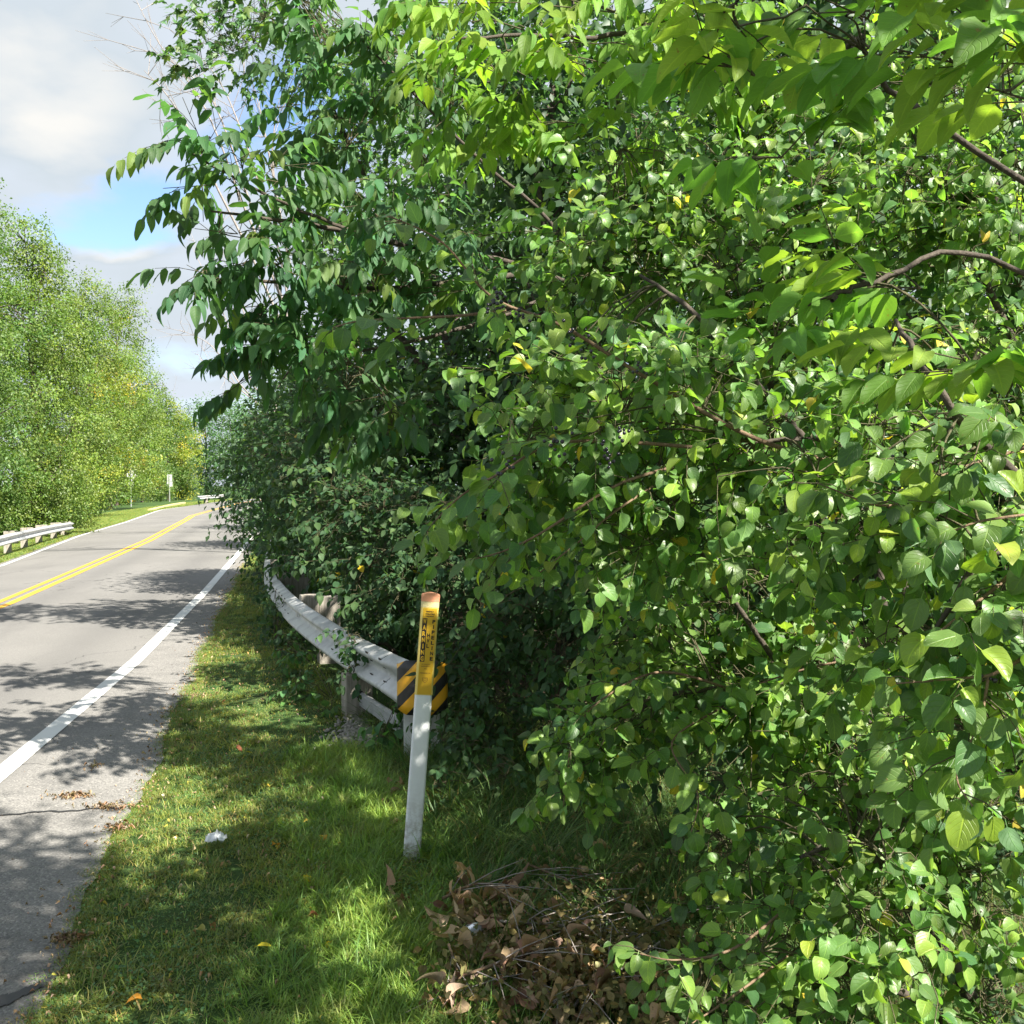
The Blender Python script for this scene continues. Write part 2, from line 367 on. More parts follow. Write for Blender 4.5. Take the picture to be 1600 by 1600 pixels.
strip('road', lambda Y: at(Ll, Y)-.28, lambda Y: at(El, Y)+ragged(Y)-.02, .006, M_asph, 60, attrs={'shoulder': lambda X, Y: 1.0 if X > at(Rl, Y)+.06 else 0.0, 'track': trk})
strip('white_edge_line', lambda Y: at(Rl, Y)-.065, lambda Y: at(Rl, Y)+.065, .011, M_white, label='solid white line along the near edge of the road')
strip('far_edge_line', lambda Y: at(Ll, Y)-.06, lambda Y: at(Ll, Y)+.06, .011, M_white, ysx=[y for y in ysr if y < 76], label='solid white line along the far left edge of the road')
strip('yellow_centre_line', lambda Y: at(Yl, Y)-.165, lambda Y: at(Yl, Y)-.055, .011, M_yell, label='left stripe of the double yellow centre line')
strip('yellow_centre_line', lambda Y: at(Yl, Y)+.055, lambda Y: at(Yl, Y)+.165, .011, M_yell, label='right stripe of the double yellow centre line')
# sealed crack across the shoulder
def crackstrip(pts, w, name):
    V = []; F = []
    for i, (x, y) in enumerate(pts):
        ww = w*(.6+.6*rnd.random()); V += [(x, y-ww/2, zg(x, y)+.0105), (x, y+ww/2, zg(x, y)+.0105)]
        if i: k = 2*i; F.append((k-2, k, k+1, k-1))
    me = bpy.data.meshes.new(name); me.from_pydata(V, [], F); me.update(); return me
M_tar = m_plain('tar seal', (.03, .03, .03), .6, .2)
ca, cb_ = gpt(-60, 1283), gpt(190, 1268)
pts = [(ca[0]+(cb_[0]-ca[0])*t+0, ca[1]+(cb_[1]-ca[1])*t+.012*math.sin(t*17)+.006*math.sin(t*51)) for t in np.linspace(0, 1, 50)]
tag(link('road_crack', crackstrip(pts, .022, 'road_crack'), M_tar), kind='structure')
ca, cb_ = gpt(-60, 1600), gpt(75, 1545)
pts = [(ca[0]+(cb_[0]-ca[0])*t+0, ca[1]+(cb_[1]-ca[1])*t+.015*math.sin(t*9)) for t in np.linspace(0, 1, 30)]
tag(link('road_crack', crackstrip(pts, .10, 'road_crack'), M_tar), kind='structure')
# kerb at the far bend
kp = [gpt(236, 798, -.12), gpt(255, 793, -.1), gpt(272, 789, -.1), gpt(290, 786, -.1)]
mb = MB(); prof = [(0, -.2), (0, .11), (-.04, .13), (-.22, .13), (-.26, -.2)]
rings = []
for i, (x, y) in enumerate(kp):
    z = zg(at(Ll, y), y); rings.append([Vector((x+d, y, z+h)) for d, h in prof])
mb.loft(rings, smooth=False); tag(mb.build('kerb', M_kerb), 'low pale yellow kerb at the far bend', kind='structure')

# ------------------------------------------------------------------ guardrails
WPS = .88
WP = [(0, .156), (.012, .150), (.076, .117), (.083, .097), (.076, .077), (.012, .03), (.004, 0), (.012, -.03), (.076, -.077), (.083, -.097), (.076, -.117), (.012, -.150), (0, -.156)]
WP = [(d, h*WPS) for d, h in WP]
def path_frames(pts):
    out = []
    for i in range(len(pts)):
        a = Vector(pts[max(0, i-1)]); b = Vector(pts[min(len(pts)-1, i+1)]); t = (b-a); t.z = 0; t.normalize()
        out.append((Vector(pts[i]), t, Vector((-t.y, t.x, 0))))
    return out
def resample(pts, step):
    pts = [Vector(p) for p in pts]
    # catmull-rom smoothing then even steps
    dense = []
    for i in range(len(pts)-1):
        p0 = pts[max(0, i-1)]; p1 = pts[i]; p2 = pts[i+1]; p3 = pts[min(len(pts)-1, i+2)]
        for k in range(20):
            t = k/20; dense.append(.5*((2*p1)+(p2-p0)*t+(2*p0-5*p1+4*p2-p3)*t*t+(3*p1-p0-3*p2+p3)*t**3))
    dense.append(pts[-1]); out = [dense[0]]; acc = 0
    for a, b in zip(dense, dense[1:]):
        acc += (b-a).length
        if acc >= step: out.append(b); acc = 0
    return out
def wbeam(pts, side, name, parent, mat=None):
    """pts = rail centre points; side = +1 when the road is on the left of travel"""
    rings = []
    for p, t, nrm in path_frames(pts):
        o_ = [p+nrm*side*d+Vector((0, 0, h)) for d, h in WP]; i_ = [p+nrm*side*(d-.004)+Vector((0, 0, h)) for d, h in reversed(WP)]
        rings.append(o_+i_)
    mb = MB(); mb.loft(rings, smooth=True); return mb.build(name, mat or M_galv, parent, world=True)
def slots(pts, side, parent):
    mb = MB()
    for p, t, nrm in path_frames(pts):
        for h, d in ((.102, .0765), (.048, .044), (-.048, .044), (-.120, .036)):
            c = p+nrm*side*(d+.004)+Vector((0, 0, h)); mb.box(c, (.055, .004, .012), Matrix(((t.x, nrm.x, 0), (t.y, nrm.y, 0), (0, 0, 1))))
    o = mb.build('slot', M_slot, parent, world=True); o['kind'] = 'stuff'
def post_hole(c, r, t, nrm):
    return MB().cyl(c-t*.002, c+t*.004, r, n=14)
RAILZ = .47
rp = [Vector((x, y, RAILZ)) for x, y in ((-.78, 6.62), (-1.28, 7.75), (-2.13, 10.0), (-3.02, 12.9), (-3.55, 15), (-4.36, 18.6), (-6.9, 30), (-9.2, 40), (-11.4, 50))]
rps = resample(rp, .25)
gr = empty('guardrail', (-.8, 6.6, zg(-.8, 6.6)), 'galvanised w-beam guardrail with timber posts curving along the right verge into the bushes', 'guardrail')
k = 0; seg = 15
while k < len(rps)-2:
    sub = rps[k:k+seg+1]
    if len(sub) > 1:
        wb = wbeam([p+Vector((0, 0, .002*(k % 2))) for p in sub], 1, 'rail_panel', gr)
    k += seg
slots([p for i, p in enumerate(rps[:60]) if i % 15 in (0, 1, 13, 14) or i % 8 == 5], 1, gr)
for idx in range(3, 130, 8):
    if idx >= len(rps): break
    p, t, nrm = path_frames(rps)[idx]
    g0 = zg(p.x, p.y); M3 = Matrix(((t.x, nrm.x, 0), (t.y, nrm.y, 0), (0, 0, 1)))
    c = p-nrm*(.02 if idx < 6 else .27)
    h = ((RAILZ-.145) if idx < 6 else (RAILZ+.17))-(g0-.35)
    po = MB().box((c.x, c.y, g0-.35+h/2), (.15, .20, h), M3).build('post', M_wood, gr, world=True, bevel=.006)
    cb2 = p-nrm*.085
    if idx > 6: MB().box((cb2.x, cb2.y, RAILZ+.01), (.148, .165, .36), M3).build('blockout', M_wood, gr, world=True, bevel=.006)
    if idx < 20:
        hc = c-t*.076; hc.z = g0+.17
        post_hole(hc+t*.0, .03, -t, nrm).build('hole', M_slot, gr, world=True)
    bc = p+nrm*.016; MB().cyl((bc.x, bc.y, RAILZ), (bc.x+nrm.x*.02, bc.y+nrm.y*.02, RAILZ), .018, n=8).build('bolt', M_galv2, gr, world=True)
# flared end shoe and steel terminal
p0, t0, n0 = path_frames(rps)[0]
tt = -t0   # from the rail outwards, towards the camera
rings = []
for k_ in range(6):
    f = k_/5; c = p0+tt*(.02+.36*f); flat = 1-f*.85; hs = 1+.26*f
    o_ = [c+n0*(.006+d*flat)+Vector((0, 0, h*hs-.03*f)) for d, h in WP]; i_ = [c+n0*(d*flat)+Vector((0, 0, h*hs-.03*f)) for d, h in reversed(WP)]
    rings.append(o_+i_)
MB().loft(rings, smooth=True).build('end_shoe', M_galv, gr, world=True)
nc = P(660, 1071, 6.2); nc_r = .155
# striped nose: curved sheet
Vn = []; Fn = []; UVn = []; NA = 16; NHh = 6; hh = .165
for j in range(NHh+1):
    for i in range(NA+1):
        a = math.pi*(-.03+1.06*i/NA); x = -math.cos(a)*nc_r; y = -math.sin(a)*nc_r*.55; ch = 0
        z = (j/NHh*2-1)*hh
        cut = max(0, abs(x)-nc_r*.62)*.55; z = max(-hh+cut, min(hh-cut, z))
        Vn.append((nc.x+x, nc.y+y, nc.z+z)); UVn.append((x, z))
for j in range(NHh):
    for i in range(NA): q = j*(NA+1)+i; Fn.append((q, q+1, q+NA+2, q+NA+1))
fl = np.array(Fn).ravel(); me = mesh_np('striped_marker', Vn, fl, np.full(len(Fn), 4), uv=UVn)
o = link('striped_marker', me, M_stripe, gr); o['label'] = 'black and yellow diagonally striped marker round the rail end'
sm = o.modifiers.new('s', 'SOLIDIFY'); sm.thickness = .005; sm.offset = -1
gz = zg(nc.x, nc.y)
MB().box((nc.x-.085, nc.y+.12, (gz-.2+nc.z+.1)/2), (.07, .15, nc.z+.1-gz+.2)).build('steel_post', M_galv2, gr, world=True, bevel=.004)
MB().box((nc.x+.01, nc.y+.17, gz+.18), (.17, .03, .36)).build('anchor_plate', M_galv2, gr, world=True, bevel=.004)
MB().cyl((nc.x-.03, nc.y+.10, gz+.25), (nc.x-.03, nc.y+.08, gz+.25), .02, n=8).build('bolt', M_slot, gr, world=True)
# lower channel strut
a = Vector((nc.x-.10, nc.y+.14, gz+.17)); b = Vector((rps[3].x+.06, rps[3].y-.05, zg(rps[3].x, rps[3].y)+.13))
d = (b-a).normalized(); nn = Vector((-d.y, d.x, 0)).normalized(); pr = [(.0, .055), (-.04, .035), (-.045, .0), (.0, -.055), (.02, -.04), (.02, .04)]
MB().loft([[a+nn*u+Vector((0, 0, w)) for u, w in pr], [b+nn*u+Vector((0, 0, w)) for u, w in pr]], smooth=False).build('strut', m_metal('dull steel', (.36, .37, .37), .6, .4, .7), gr, world=True)

# guardrail across the road
gl = empty('guardrail', (-16.5, 38, zg(-16.5, 38)), 'short w-beam guardrail across the road at far left under the sunlit trees', 'guardrail')
lp = [Vector(p) for p in ((-9.3, 14, .24), (-11, 19, .25), (-13.0, 26, .26), (-14.7, 32, .24), (-16.2, 37.6, .18), (-17.4, 39.8, -.02))]
lps = resample(lp, .5)
k = 0
while k < len(lps)-2:
    wbeam(lps[k:k+9], -1, 'rail_panel', gl); k += 8
for idx in range(2, len(lps), 4):
    p, t, nrm = path_frames(lps)[idx]; M3 = Matrix(((t.x, nrm.x, 0), (t.y, nrm.y, 0), (0, 0, 1))); c = p+nrm*.25; g0 = zg(c.x, c.y)
    MB().box((c.x, c.y, (g0-.3+p.z+.16)/2), (.15, .18, p.z+.46-g0), M3).build('post', M_wood, gl, world=True)
    c = p+nrm*.09; MB().box((c.x, c.y, p.z), (.15, .16, .34), M3).build('blockout', M_wood, gl, world=True)
gf = empty('guardrail', (-40, 132, zg(-40, 132)), 'tiny pale guardrail at the far end where the road bends', 'guardrail')
fa, fb = gpt(308, 779, .35), gpt(352, 777, .35)
fps = resample([Vector((fa[0], fa[1], zg(*fa)+.55)), Vector(((fa[0]+fb[0])/2, (fa[1]+fb[1])/2, zg(*fa)+.6)), Vector((fb[0], fb[1], zg(*fb)+.55))], 1.5)
wbeam(fps, -1, 'rail_panel', gf)
for idx in range(1, len(fps), 2):
    p = fps[idx]; MB().box((p.x, p.y+.2, p.z-.35), (.16, .16, 1.0)).build('post', M_wood, gf, world=True)

# ------------------------------------------------------------------ signs seen from behind
def sign(px, py, Z, label, kind):
    b = P(px, py, Z); g0 = b.z; root = empty('road_sign', (b.x, b.y, g0), label, 'sign', 'road signs facing away on the far side')
    H = 3.0 if kind == 'diamond' else 2.62
    MB().box((0, 0, H/2-.2), (.075, .04, H+.4)).build('post', M_galv, root)
    if kind == 'diamond':
        s = .53; MB().loft([[Vector((x, yy, z)) for x, z in ((0, -s), (s, 0), (0, s), (-s, 0))] for yy in (.03, .036)], smooth=False).build('diamond_plate', M_galv2, root).location = (0, 0, 2.53)
        MB().box((0, .035, 1.78), (.46, .006, .46)).build('square_plate', M_galv2, root, bevel=.002)
        MB().cyl((.19, .02, 2.3), (.19, .033, 2.3), .05, n=10).build('sticker', M_pwhite, root)
        MB().cyl((.13, .02, 1.72), (.13, .033, 1.72), .045, n=10).build('sticker', M_pwhite, root)
        for z in (2.25, 2.8, 1.68, 1.88): MB().cyl((0, -.03, z), (0, -.02, z), .02, n=6).build('bolt', M_galv, root)
    else:
        MB().box((0, .035, 2.28), (.61, .006, .70)).build('upper_plate', M_galv2, root)
        MB().box((0, .035, 1.62), (.68, .006, .54)).build('lower_plate', M_galv2, root)
        MB().box((.14, .028, 2.08), (.1, .006, .1)).build('sticker', M_pwhite, root)
        for z in (2.5, 2.05, 1.75, 1.48): MB().cyl((0, -.03, z), (0, -.02, z), .02, n=6).build('bolt', M_galv, root)
    root.rotation_euler = (0, 0, R(-8 if kind == 'diamond' else -16))
sign(205, 789, 88, 'grey back of a diamond road sign with small square plate below', 'diamond')
sign(265, 780, 109, 'grey back of two stacked rectangular plates on a post beyond the diamond sign', 'rect')

# ------------------------------------------------------------------ pipeline marker
mk_base = P(643, 1352, 4.55); mk_base.z = zg(mk_base.x, mk_base.y)
mk = empty('pipeline_marker', mk_base, 'leaning white pipeline marker post with yellow warning sleeve and orange cap', 'marker post')
HT = 1.205
def tri_ring(w, z, dep=.07, rc=.011):
    cs = [(-w/2+rc, rc), (w/2-rc, rc), (0, dep-rc)]; out = []
    for (cx, cy), a0 in zip(cs, (150, 270, 30)):
        a0 = {0: 150, 1: 270, 2: 30}[cs.index((cx, cy))]
        for k in range(6): a = R(a0+120*k/5); out.append(Vector((cx+rc*math.cos(a), cy+rc*math.sin(a), z)))
    return out
def sleeve(z0, z1, g, mat, name, w0=.078, w1=.078, steps=2):
    zs = np.linspace(z0, z1, steps); o = MB().loft([tri_ring(w0+g*2, z, .066+g*2, .012) for z in zs], smooth=True).build(name, mat, mk)
    o.location = (0, -g, 0); return o
sleeve(-.3, .76, 0, M_post, 'post')
sleeve(.752, 1.176, .0012, M_pyel, 'sleeve')
sleeve(1.146, 1.172, .002, M_ppale, 'faded_band')
cap = MB(); cap.loft([tri_ring(.082, 1.172), tri_ring(.084, 1.200), tri_ring(.080, 1.206), tri_ring(.06, 1.209)], smooth=False); cap.build('cap', M_cap, mk).location = (0, -.003, 0)
MB().box((.001, -.0018, .949), (.062, .001, .386)).build('decal', M_pamb, mk)
def text_mesh(items, name, mat, parent):
    """items: (string, u, z, height, width or None)"""
    V = []; F = []; off = 0
    for s, u, z, h, w in items:
        cu = bpy.data.curves.new('t', 'FONT'); cu.body = s; cu.size = 1; cu.align_x = 'CENTER'; cu.resolution_u = 2; cu.offset = .042
        ob = bpy.data.objects.new('t', cu); C.objects.link(ob); bpy.context.view_layer.update()
        m = ob.to_mesh(); co = [v.co.copy() for v in m.vertices]
        if co:
            xs = [c.x for c in co]; yy = [c.y for c in co]; x0, x1, y0, y1 = min(xs), max(xs), min(yy), max(yy)
            sy = h/(y1-y0) if y1 > y0 else 1; sx = (w/(x1-x0) if w else sy)
            V += [(u+(c.x-(x0+x1)/2)*sx, -.0030, z+(c.y-(y0+y1)/2)*sy) for c in co]
            F += [tuple(i+off for i in p.vertices) for p in m.polygons]; off += len(co)
        ob.to_mesh_clear(); bpy.data.objects.remove(ob); bpy.data.curves.remove(cu)
    me = bpy.data.meshes.new(name); me.from_pydata(V, [], F); me.update(); return link(name, me, mat, parent, world=False)
zp = lambda y: (1355-y)*1.2/423
MB().box((-.0195, -.0026, (zp(968)+zp(1037))/2), (.021, .0006, zp(968)-zp(1037))).build('black_panel', M_ink, mk)
its = []; ht = (zp(968)-zp(1037))/7
for i, ch in enumerate('WARNING'): its.append((ch, -.0195, zp(968)-ht*(i+.5), ht*.78, .0145 if ch != 'I' else .005))
text_mesh(its, 'warning_letters', M_pamb, mk)
its = []
hp = (zp(969)-zp(1036))/8
for i, ch in enumerate('PIPELINE'): its.append((ch, .0215, zp(969)-hp*(i+.5), hp*.72, .0135 if ch != 'I' else .0042))
hv = (zp(991)-zp(1016))/3
for i, ch in enumerate('HVL'): its.append((ch, .0015, zp(991)-hv*(i+.5), hv*.76, .0125))
for s_, y, w in (('HIGHLY', 957.5, .034), ('VOLATILE', 961.5, .042), ('LIQUIDS', 965, .036)): its.append((s_, .001, zp(y), .0068, w))
text_mesh(its, 'black_letters', M_ink, mk)
its = [('IN CASE OF', .0, zp(1041), .005, .038), ('EMERGENCY', .0, zp(1044.3), .005, .042), ('CALL', .0, zp(1048), .005, .016), ('PIPELINE L.P.', .0, zp(1055), .006, .048)]
text_mesh(its, 'small_letters', M_brink, mk)
# badge: shield outline with ring
mb = MB()
def flat_loop(outer, inner):
    n = len(outer); mb.add([(x, -.003, z) for x, z in outer]+[(x, -.003, z) for x, z in inner], [(i, (i+1) % n, n+(i+1) % n, n+i) for i in range(n)])
zc = zp(1066); sh = [(-.012, .011), (.012, .011), (.012, -.002), (0, -.013), (-.012, -.002)]
flat_loop([(x, zc+z) for x, z in sh], [(x*.8, zc+z*.8) for x, z in sh])
flat_loop([(.006*math.cos(a), zc+.002+.006*math.sin(a)) for a in np.linspace(0, 2*math.pi, 13)[:-1]], [(.0042*math.cos(a), zc+.002+.0042*math.sin(a)) for a in np.linspace(0, 2*math.pi, 13)[:-1]])
mb.build('badge', M_brink, mk)
mk.rotation_euler = (0, R(4.3), R(9))

# ------------------------------------------------------------------ leaf templates
def template(kind, segs, cols, fold, curl, wob=0, petiole=.22, twist=0):
    V = []; UV = []; F = []
    if kind == 'maple':
        ang = [(-90, .02), (-150, .35), (-185, .55), (-165+10, .40), (-215, .62), (-205-18, .60), (-240, .42), (-262, .72), (-270, 1.0), (-278, .72), (-300, .42), (-317, .60), (-325, .62), (-345-10, .40), (-355, .55), (-390, .35)]
        V.append((0, .12, 0)); UV.append((.5, .12))
        for a, r in ang:
            x, y = .62*r*math.cos(R(a)), .12+.88*r*math.sin(R(a)) if r > .1 else 0
            V.append((x, y, -fold*abs(x)*.6-.15*curl*y*y)); UV.append((.5+x*.5, y))
        n = len(ang)
        for i in range(n): F.append((0, 1+(i+1) % n, 1+i))
        return np.array(V), np.array(UV), F
    prof = {'round': lambda v: .375*math.sin(math.pi*min(1, v**.86))**.55*(1-.08*v) if v < 1 else 0,
            'broad': lambda v: .265*(math.sin(math.pi*v**.74)**.72) if v < 1 else 0,
            'ash': lambda v: .215*(math.sin(math.pi*v**.72)**.8) if v < 1 else 0,
            'small': lambda v: .30*(math.sin(math.pi*v**.68)**.8) if v < 1 else 0}[kind]
    vs = np.linspace(0, 1, segs+1); vs = vs**.92; idx = []
    for i, v in enumerate(vs):
        w = prof(max(v, .002)) if 0 < i < segs else 0
        a = curl*v; yy = math.sin(a)/curl if abs(curl) > .01 else v; zz = -(1-math.cos(a))/curl if abs(curl) > .01 else 0
        row = []
        for j in range(cols):
            s = (j/(cols-1)*2-1)
            if w == 0 and j > 0: row.append(row[0]); continue
            x = s*w; z = zz+fold*abs(x)+wob*math.sin(v*9+j*2)*.02*abs(s)+twist*x*v
            row.append(len(V)); V.append((x*math.cos(fold*.5), yy, z)); UV.append((.5+s*.5, v))
        idx.append(row)
    for i in range(segs):
        for j in range(cols-1):
            q = [idx[i][j], idx[i][j+1], idx[i+1][j+1], idx[i+1][j]]; q2 = []
            for t in q:
                if t not in q2: q2.append(t)
            if len(q2) >= 3: F.append(tuple(q2))
    if petiole:
        k = len(V); pw = .012
        V += [(-pw, -petiole, .03), (pw, -petiole, .03), (pw, .02, 0), (-pw, .02, 0)]; UV += [(.5, 0)]*4; F.append((k, k+1, k+2, k+3))
    V = np.array(V); V[:, 1] += petiole
    return V, np.array(UV), F
TEMPL = {
    'round': [template('round', 5, 3, f, c, 1, .25, tw) for f, c, tw in ((.25, .5, 0), (.5, .9, .3), (.1, .2, -.3), (.7, .6, 0), (.35, 1.5, .2))],
    'roundhi': [template('round', 8, 5, f, c, 1.5, .25, tw) for f, c, tw in ((.25, .5, 0), (.5, .9, .3), (.1, .2, -.3), (.7, .6, 0), (.35, 1.5, .2))],
    'ash': [template('ash', 5, 3, f, c, 1, .06, tw) for f, c, tw in ((.3, .5, 0), (.5, 1.0, .3), (.15, .3, -.3), (.6, .7, .2))],
    'broad': [template('broad', 9, 5, f, c, 1.5, .06, tw) for f, c, tw in ((.3, .5, 0), (.5, .9, .3), (.15, .3, -.3), (.6, .7, .2))],
    'ashhi': [template('ash', 9, 5, f, c, 1.5, .06, tw) for f, c, tw in ((.3, .5, 0), (.5, .9, .3), (.15, .3, -.3), (.6, .7, .2))],
    'small': [template('small', 4, 3, f, c, 1, .12, tw) for f, c, tw in ((.3, .5, 0), (.5, .9, .3), (.15, .3, -.3))],
    'maple': [template('maple', 0, 0, f, c) for f, c in ((.3, .5), (.1, .9), (.5, .2))],
    'dead': [template('ash', 7, 3, f, c, 2.5, .1, tw) for f, c, tw in ((1.6, 1.6, .8), (1.2, 2.4, -.8), (2.0, .8, .4), (.9, 2.9, 1.2))],
    'far': [(np.array([(-.3, .45, .02), (0, 0, 0), (.3, .5, .05), (0, 1, -.12)]), np.array([(0, .5), (.5, 0), (1, .5), (.5, 1)]), [(1, 2, 3), (1, 3, 0)]),
            (np.array([(-.33, .5, .12), (0, 0, 0), (.28, .4, -.05), (0, 1, -.2)]), np.array([(0, .5), (.5, 0), (1, .5), (.5, 1)]), [(1, 2, 3), (1, 3, 0)])],
}
class Leaves:
    def __init__(s): s.p = []; s.d = []; s.n = []; s.s = []; s.t = []
    def add(s, p, d, n, size, tint): s.p.append(p); s.d.append(d); s.n.append(n); s.s.append(size); s.t.append(tint)
    def addmany(s, p, d, n, size, tint):
        s.p.extend(p); s.d.extend(d); s.n.extend(n); s.s.extend(size); s.t.extend(tint)
    def frames(s):
        p = np.array(s.p, float); d = np.array(s.d, float); n = np.array(s.n, float)
        d /= np.linalg.norm(d, axis=1, keepdims=True)+1e-9
        n = n-(n*d).sum(1, keepdims=True)*d; n /= np.linalg.norm(n, axis=1, keepdims=True)+1e-9
        x = np.cross(d, n)
        return p, x, d, n, np.array(s.s, float), np.array(s.t, float)
    def build(s, kind, mat, parent, singles=0, hi=None, leafname='leaf', stuffname='foliage'):
        if not s.p: return
        p, x, d, n, sz, tn = s.frames(); N = len(p)
        chosen = np.zeros(N, bool)
        if singles:
            dep = np.maximum(p[:, 1], .4); px = 800+FPX*p[:, 0]/dep; py = 757-FPX*(p[:, 2]-EYE)/dep
            facing = np.abs((n*(-p+np.array([0, 0, EYE]))).sum(1))/np.linalg.norm(p-np.array([0, 0, EYE]), axis=1)
            score = sz/dep*(.4+facing)*((px > -20) & (px < 1620) & (py > -20) & (py < 1620))
            order = np.argsort(-score)[:singles]; chosen[order[score[order] > 0]] = True
        rest = np.where(~chosen)[0]; T = TEMPL[kind]; which = rng.integers(0, len(T), N)
        Vs = []; FL = []; NV = []; UVs = []; TN = []; off = 0
        for k, (tv, tuv, tf) in enumerate(T):
            ids = rest[which[rest] == k]
            if not len(ids): continue
            A = sz[ids, None, None]*(tv[None, :, 0:1]*x[ids, None]+tv[None, :, 1:2]*d[ids, None]+tv[None, :, 2:3]*n[ids, None])+p[ids, None]
            m = len(tv); Vs.append(A.reshape(-1, 3)); UVs.append(np.tile(tuv, (len(ids), 1))); TN.append(np.repeat(tn[ids], m, axis=0))
            fl = np.concatenate([np.array(f) for f in tf]); nv = np.array([len(f) for f in tf])
            FL.append((fl[None]+(off+np.arange(len(ids))*m)[:, None]).ravel()); NV.append(np.tile(nv, len(ids))); off += m*len(ids)
        if Vs:
            me = mesh_np(stuffname, np.concatenate(Vs), np.concatenate(FL), np.concatenate(NV), np.concatenate(TN), np.concatenate(UVs))
            link(stuffname, me, mat, parent, world=True, kind='stuff')
        if singles and chosen.any():
            TH = TEMPL[hi or kind]; ids = np.where(chosen)[0]
            NB_ = 8; cent = tn[ids][rng.integers(0, len(ids), NB_)]
            cache = {}
            base = parent.location
            for i in ids:
                k = int(which[i]) % len(TH); b = int(np.argmin(((cent-tn[i])**2).sum(1)))
                if (k, b) not in cache:
                    tv, tuv, tf = TH[k]; me = mesh_np(leafname, tv, np.concatenate([np.array(f) for f in tf]), np.array([len(f) for f in tf]), np.tile(cent[b], (len(tv), 1)), tuv)
                    me.materials.append(mat); cache[(k, b)] = me
                o = bpy.data.objects.new(leafname, cache[(k, b)]); C.objects.link(o); o.parent = parent
                M = Matrix.Identity(4)
                for r in range(3): M[r][0] = x[i, r]*sz[i]; M[r][1] = d[i, r]*sz[i]; M[r][2] = n[i, r]*sz[i]; M[r][3] = p[i, r]-base[r]
                o.matrix_basis = M

def tubes(polys, radii, sides=5):
    """many tapered tubes in one mesh; polys list of (k,3) arrays, radii list of (k,)"""
    Vs = []; FL = []; off = 0; ang = np.arange(sides)*2*np.pi/sides; ca, sa = np.cos(ang), np.sin(ang)
    for pl, rr in zip(polys, radii):
        pl = np.asarray(pl, float); k = len(pl); t = np.gradient(pl, axis=0); t /= np.linalg.norm(t, axis=1, keepdims=True)+1e-9
        ref = np.array([0, 0, 1.]) if abs(t[0, 2]) < .9 else np.array([1., 0, 0])
        u = np.cross(t, ref); u /= np.linalg.norm(u, axis=1, keepdims=True)+1e-9; w = np.cross(t, u)
        ring = pl[:, None]+np.asarray(rr)[:, None, None]*(ca[None, :, None]*u[:, None]+sa[None, :, None]*w[:, None])
        Vs.append(ring.reshape(-1, 3))
        a = (np.arange(k-1)[:, None]*sides+np.arange(sides)[None]); b = (np.arange(k-1)[:, None]*sides+(np.arange(sides)[None]+1) % sides)
        FL.append((np.stack([a, b, b+sides, a+sides], -1).reshape(-1, 4)+off).ravel()); off += k*sides
    fl = np.concatenate(FL); return np.concatenate(Vs), fl, np.full(len(fl)//4, 4)
def tube_obj(polys, radii, name, mat, parent, sides=5, kind=None):
    V, fl, nv = tubes(polys, radii, sides); return link(name, mesh_np(name, V, fl, nv), mat, parent, world=True, kind=kind)
def bez(a, b, sag=0, k=5, jit=0.0):
    a, b = np.array(a, float), np.array(b, float); t = np.linspace(0, 1, k)[:, None]; p = a+(b-a)*t
    p[:, 2] += (np.sin(t[:, 0]*np.pi))*sag
    if jit: p[1:-1] += rng.normal(0, jit, (k-2, 3))
    return p
def smoothpath(pts, n=8):
    v = [Vector(p) for p in pts]; out = []
    for i in range(len(v)-1):
        p0 = v[max(0, i-1)]; p1 = v[i]; p2 = v[i+1]; p3 = v[min(len(v)-1, i+2)]
        for k in range(n):
            t = k/n; out.append(tuple(.5*((2*p1)+(p2-p0)*t+(2*p0-5*p1+4*p2-p3)*t*t+(3*p1-p0-3*p2+p3)*t**3)))
    out.append(tuple(v[-1])); return np.array(out)
def unit(v): return v/(np.linalg.norm(v)+1e-9)
UP = np.array([0, 0, 1.]); SUNV = np.array(SUN)

def tintpick(pal, n=None):
    c = np.array([p[1:] for p in pal], float); w = np.array([p[0] for p in pal], float); w /= w.sum()
    i = rng.choice(len(pal), size=n or 1, p=w); t = c[i]*rng.uniform(.72, 1.3, (len(i), 1))*np.stack([rng.uniform(.85, 1.2, len(i)), np.ones(len(i)), rng.uniform(.8, 1.3, len(i))], 1)
    return t if n else t[0]
# palettes: weight, r, g, b
PAL_BUCK = [(6, .105, .200, .046), (4, .148, .258, .058), (3, .060, .130, .040), (.9, .23, .33, .05), (.12, .45, .38, .05)]
PAL_ASH = [(5, .062, .142, .048), (3, .078, .168, .050), (1.5, .11, .20, .045)]
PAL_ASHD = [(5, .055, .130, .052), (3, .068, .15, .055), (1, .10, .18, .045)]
PAL_ASHN = [(5, .12, .235, .038), (3, .16, .275, .042), (1, .20, .31, .042)]
PAL_DARK = [(5, .036, .082, .032), (3, .046, .10, .036), (1, .07, .13, .04), (.03, .4, .3, .02)]  # greens deepened so the leaf colour carries some of the thicket's shade
PAL_SUNL = [(5, .088, .148, .026), (4, .115, .18, .030), (2, .155, .215, .034)]
PAL_YEL = [(4, .17, .24, .03), (3, .24, .27, .03), (1, .34, .29, .03)]
PAL_DEAD = [(4, .34, .225, .135), (3, .44, .315, .20), (2, .19, .12, .07), (1.5, .55, .42, .28)]
PAL_DRY = [(4, .14, .12, .045), (3, .20, .16, .07), (2, .10, .09, .035), (1, .30, .24, .12)]

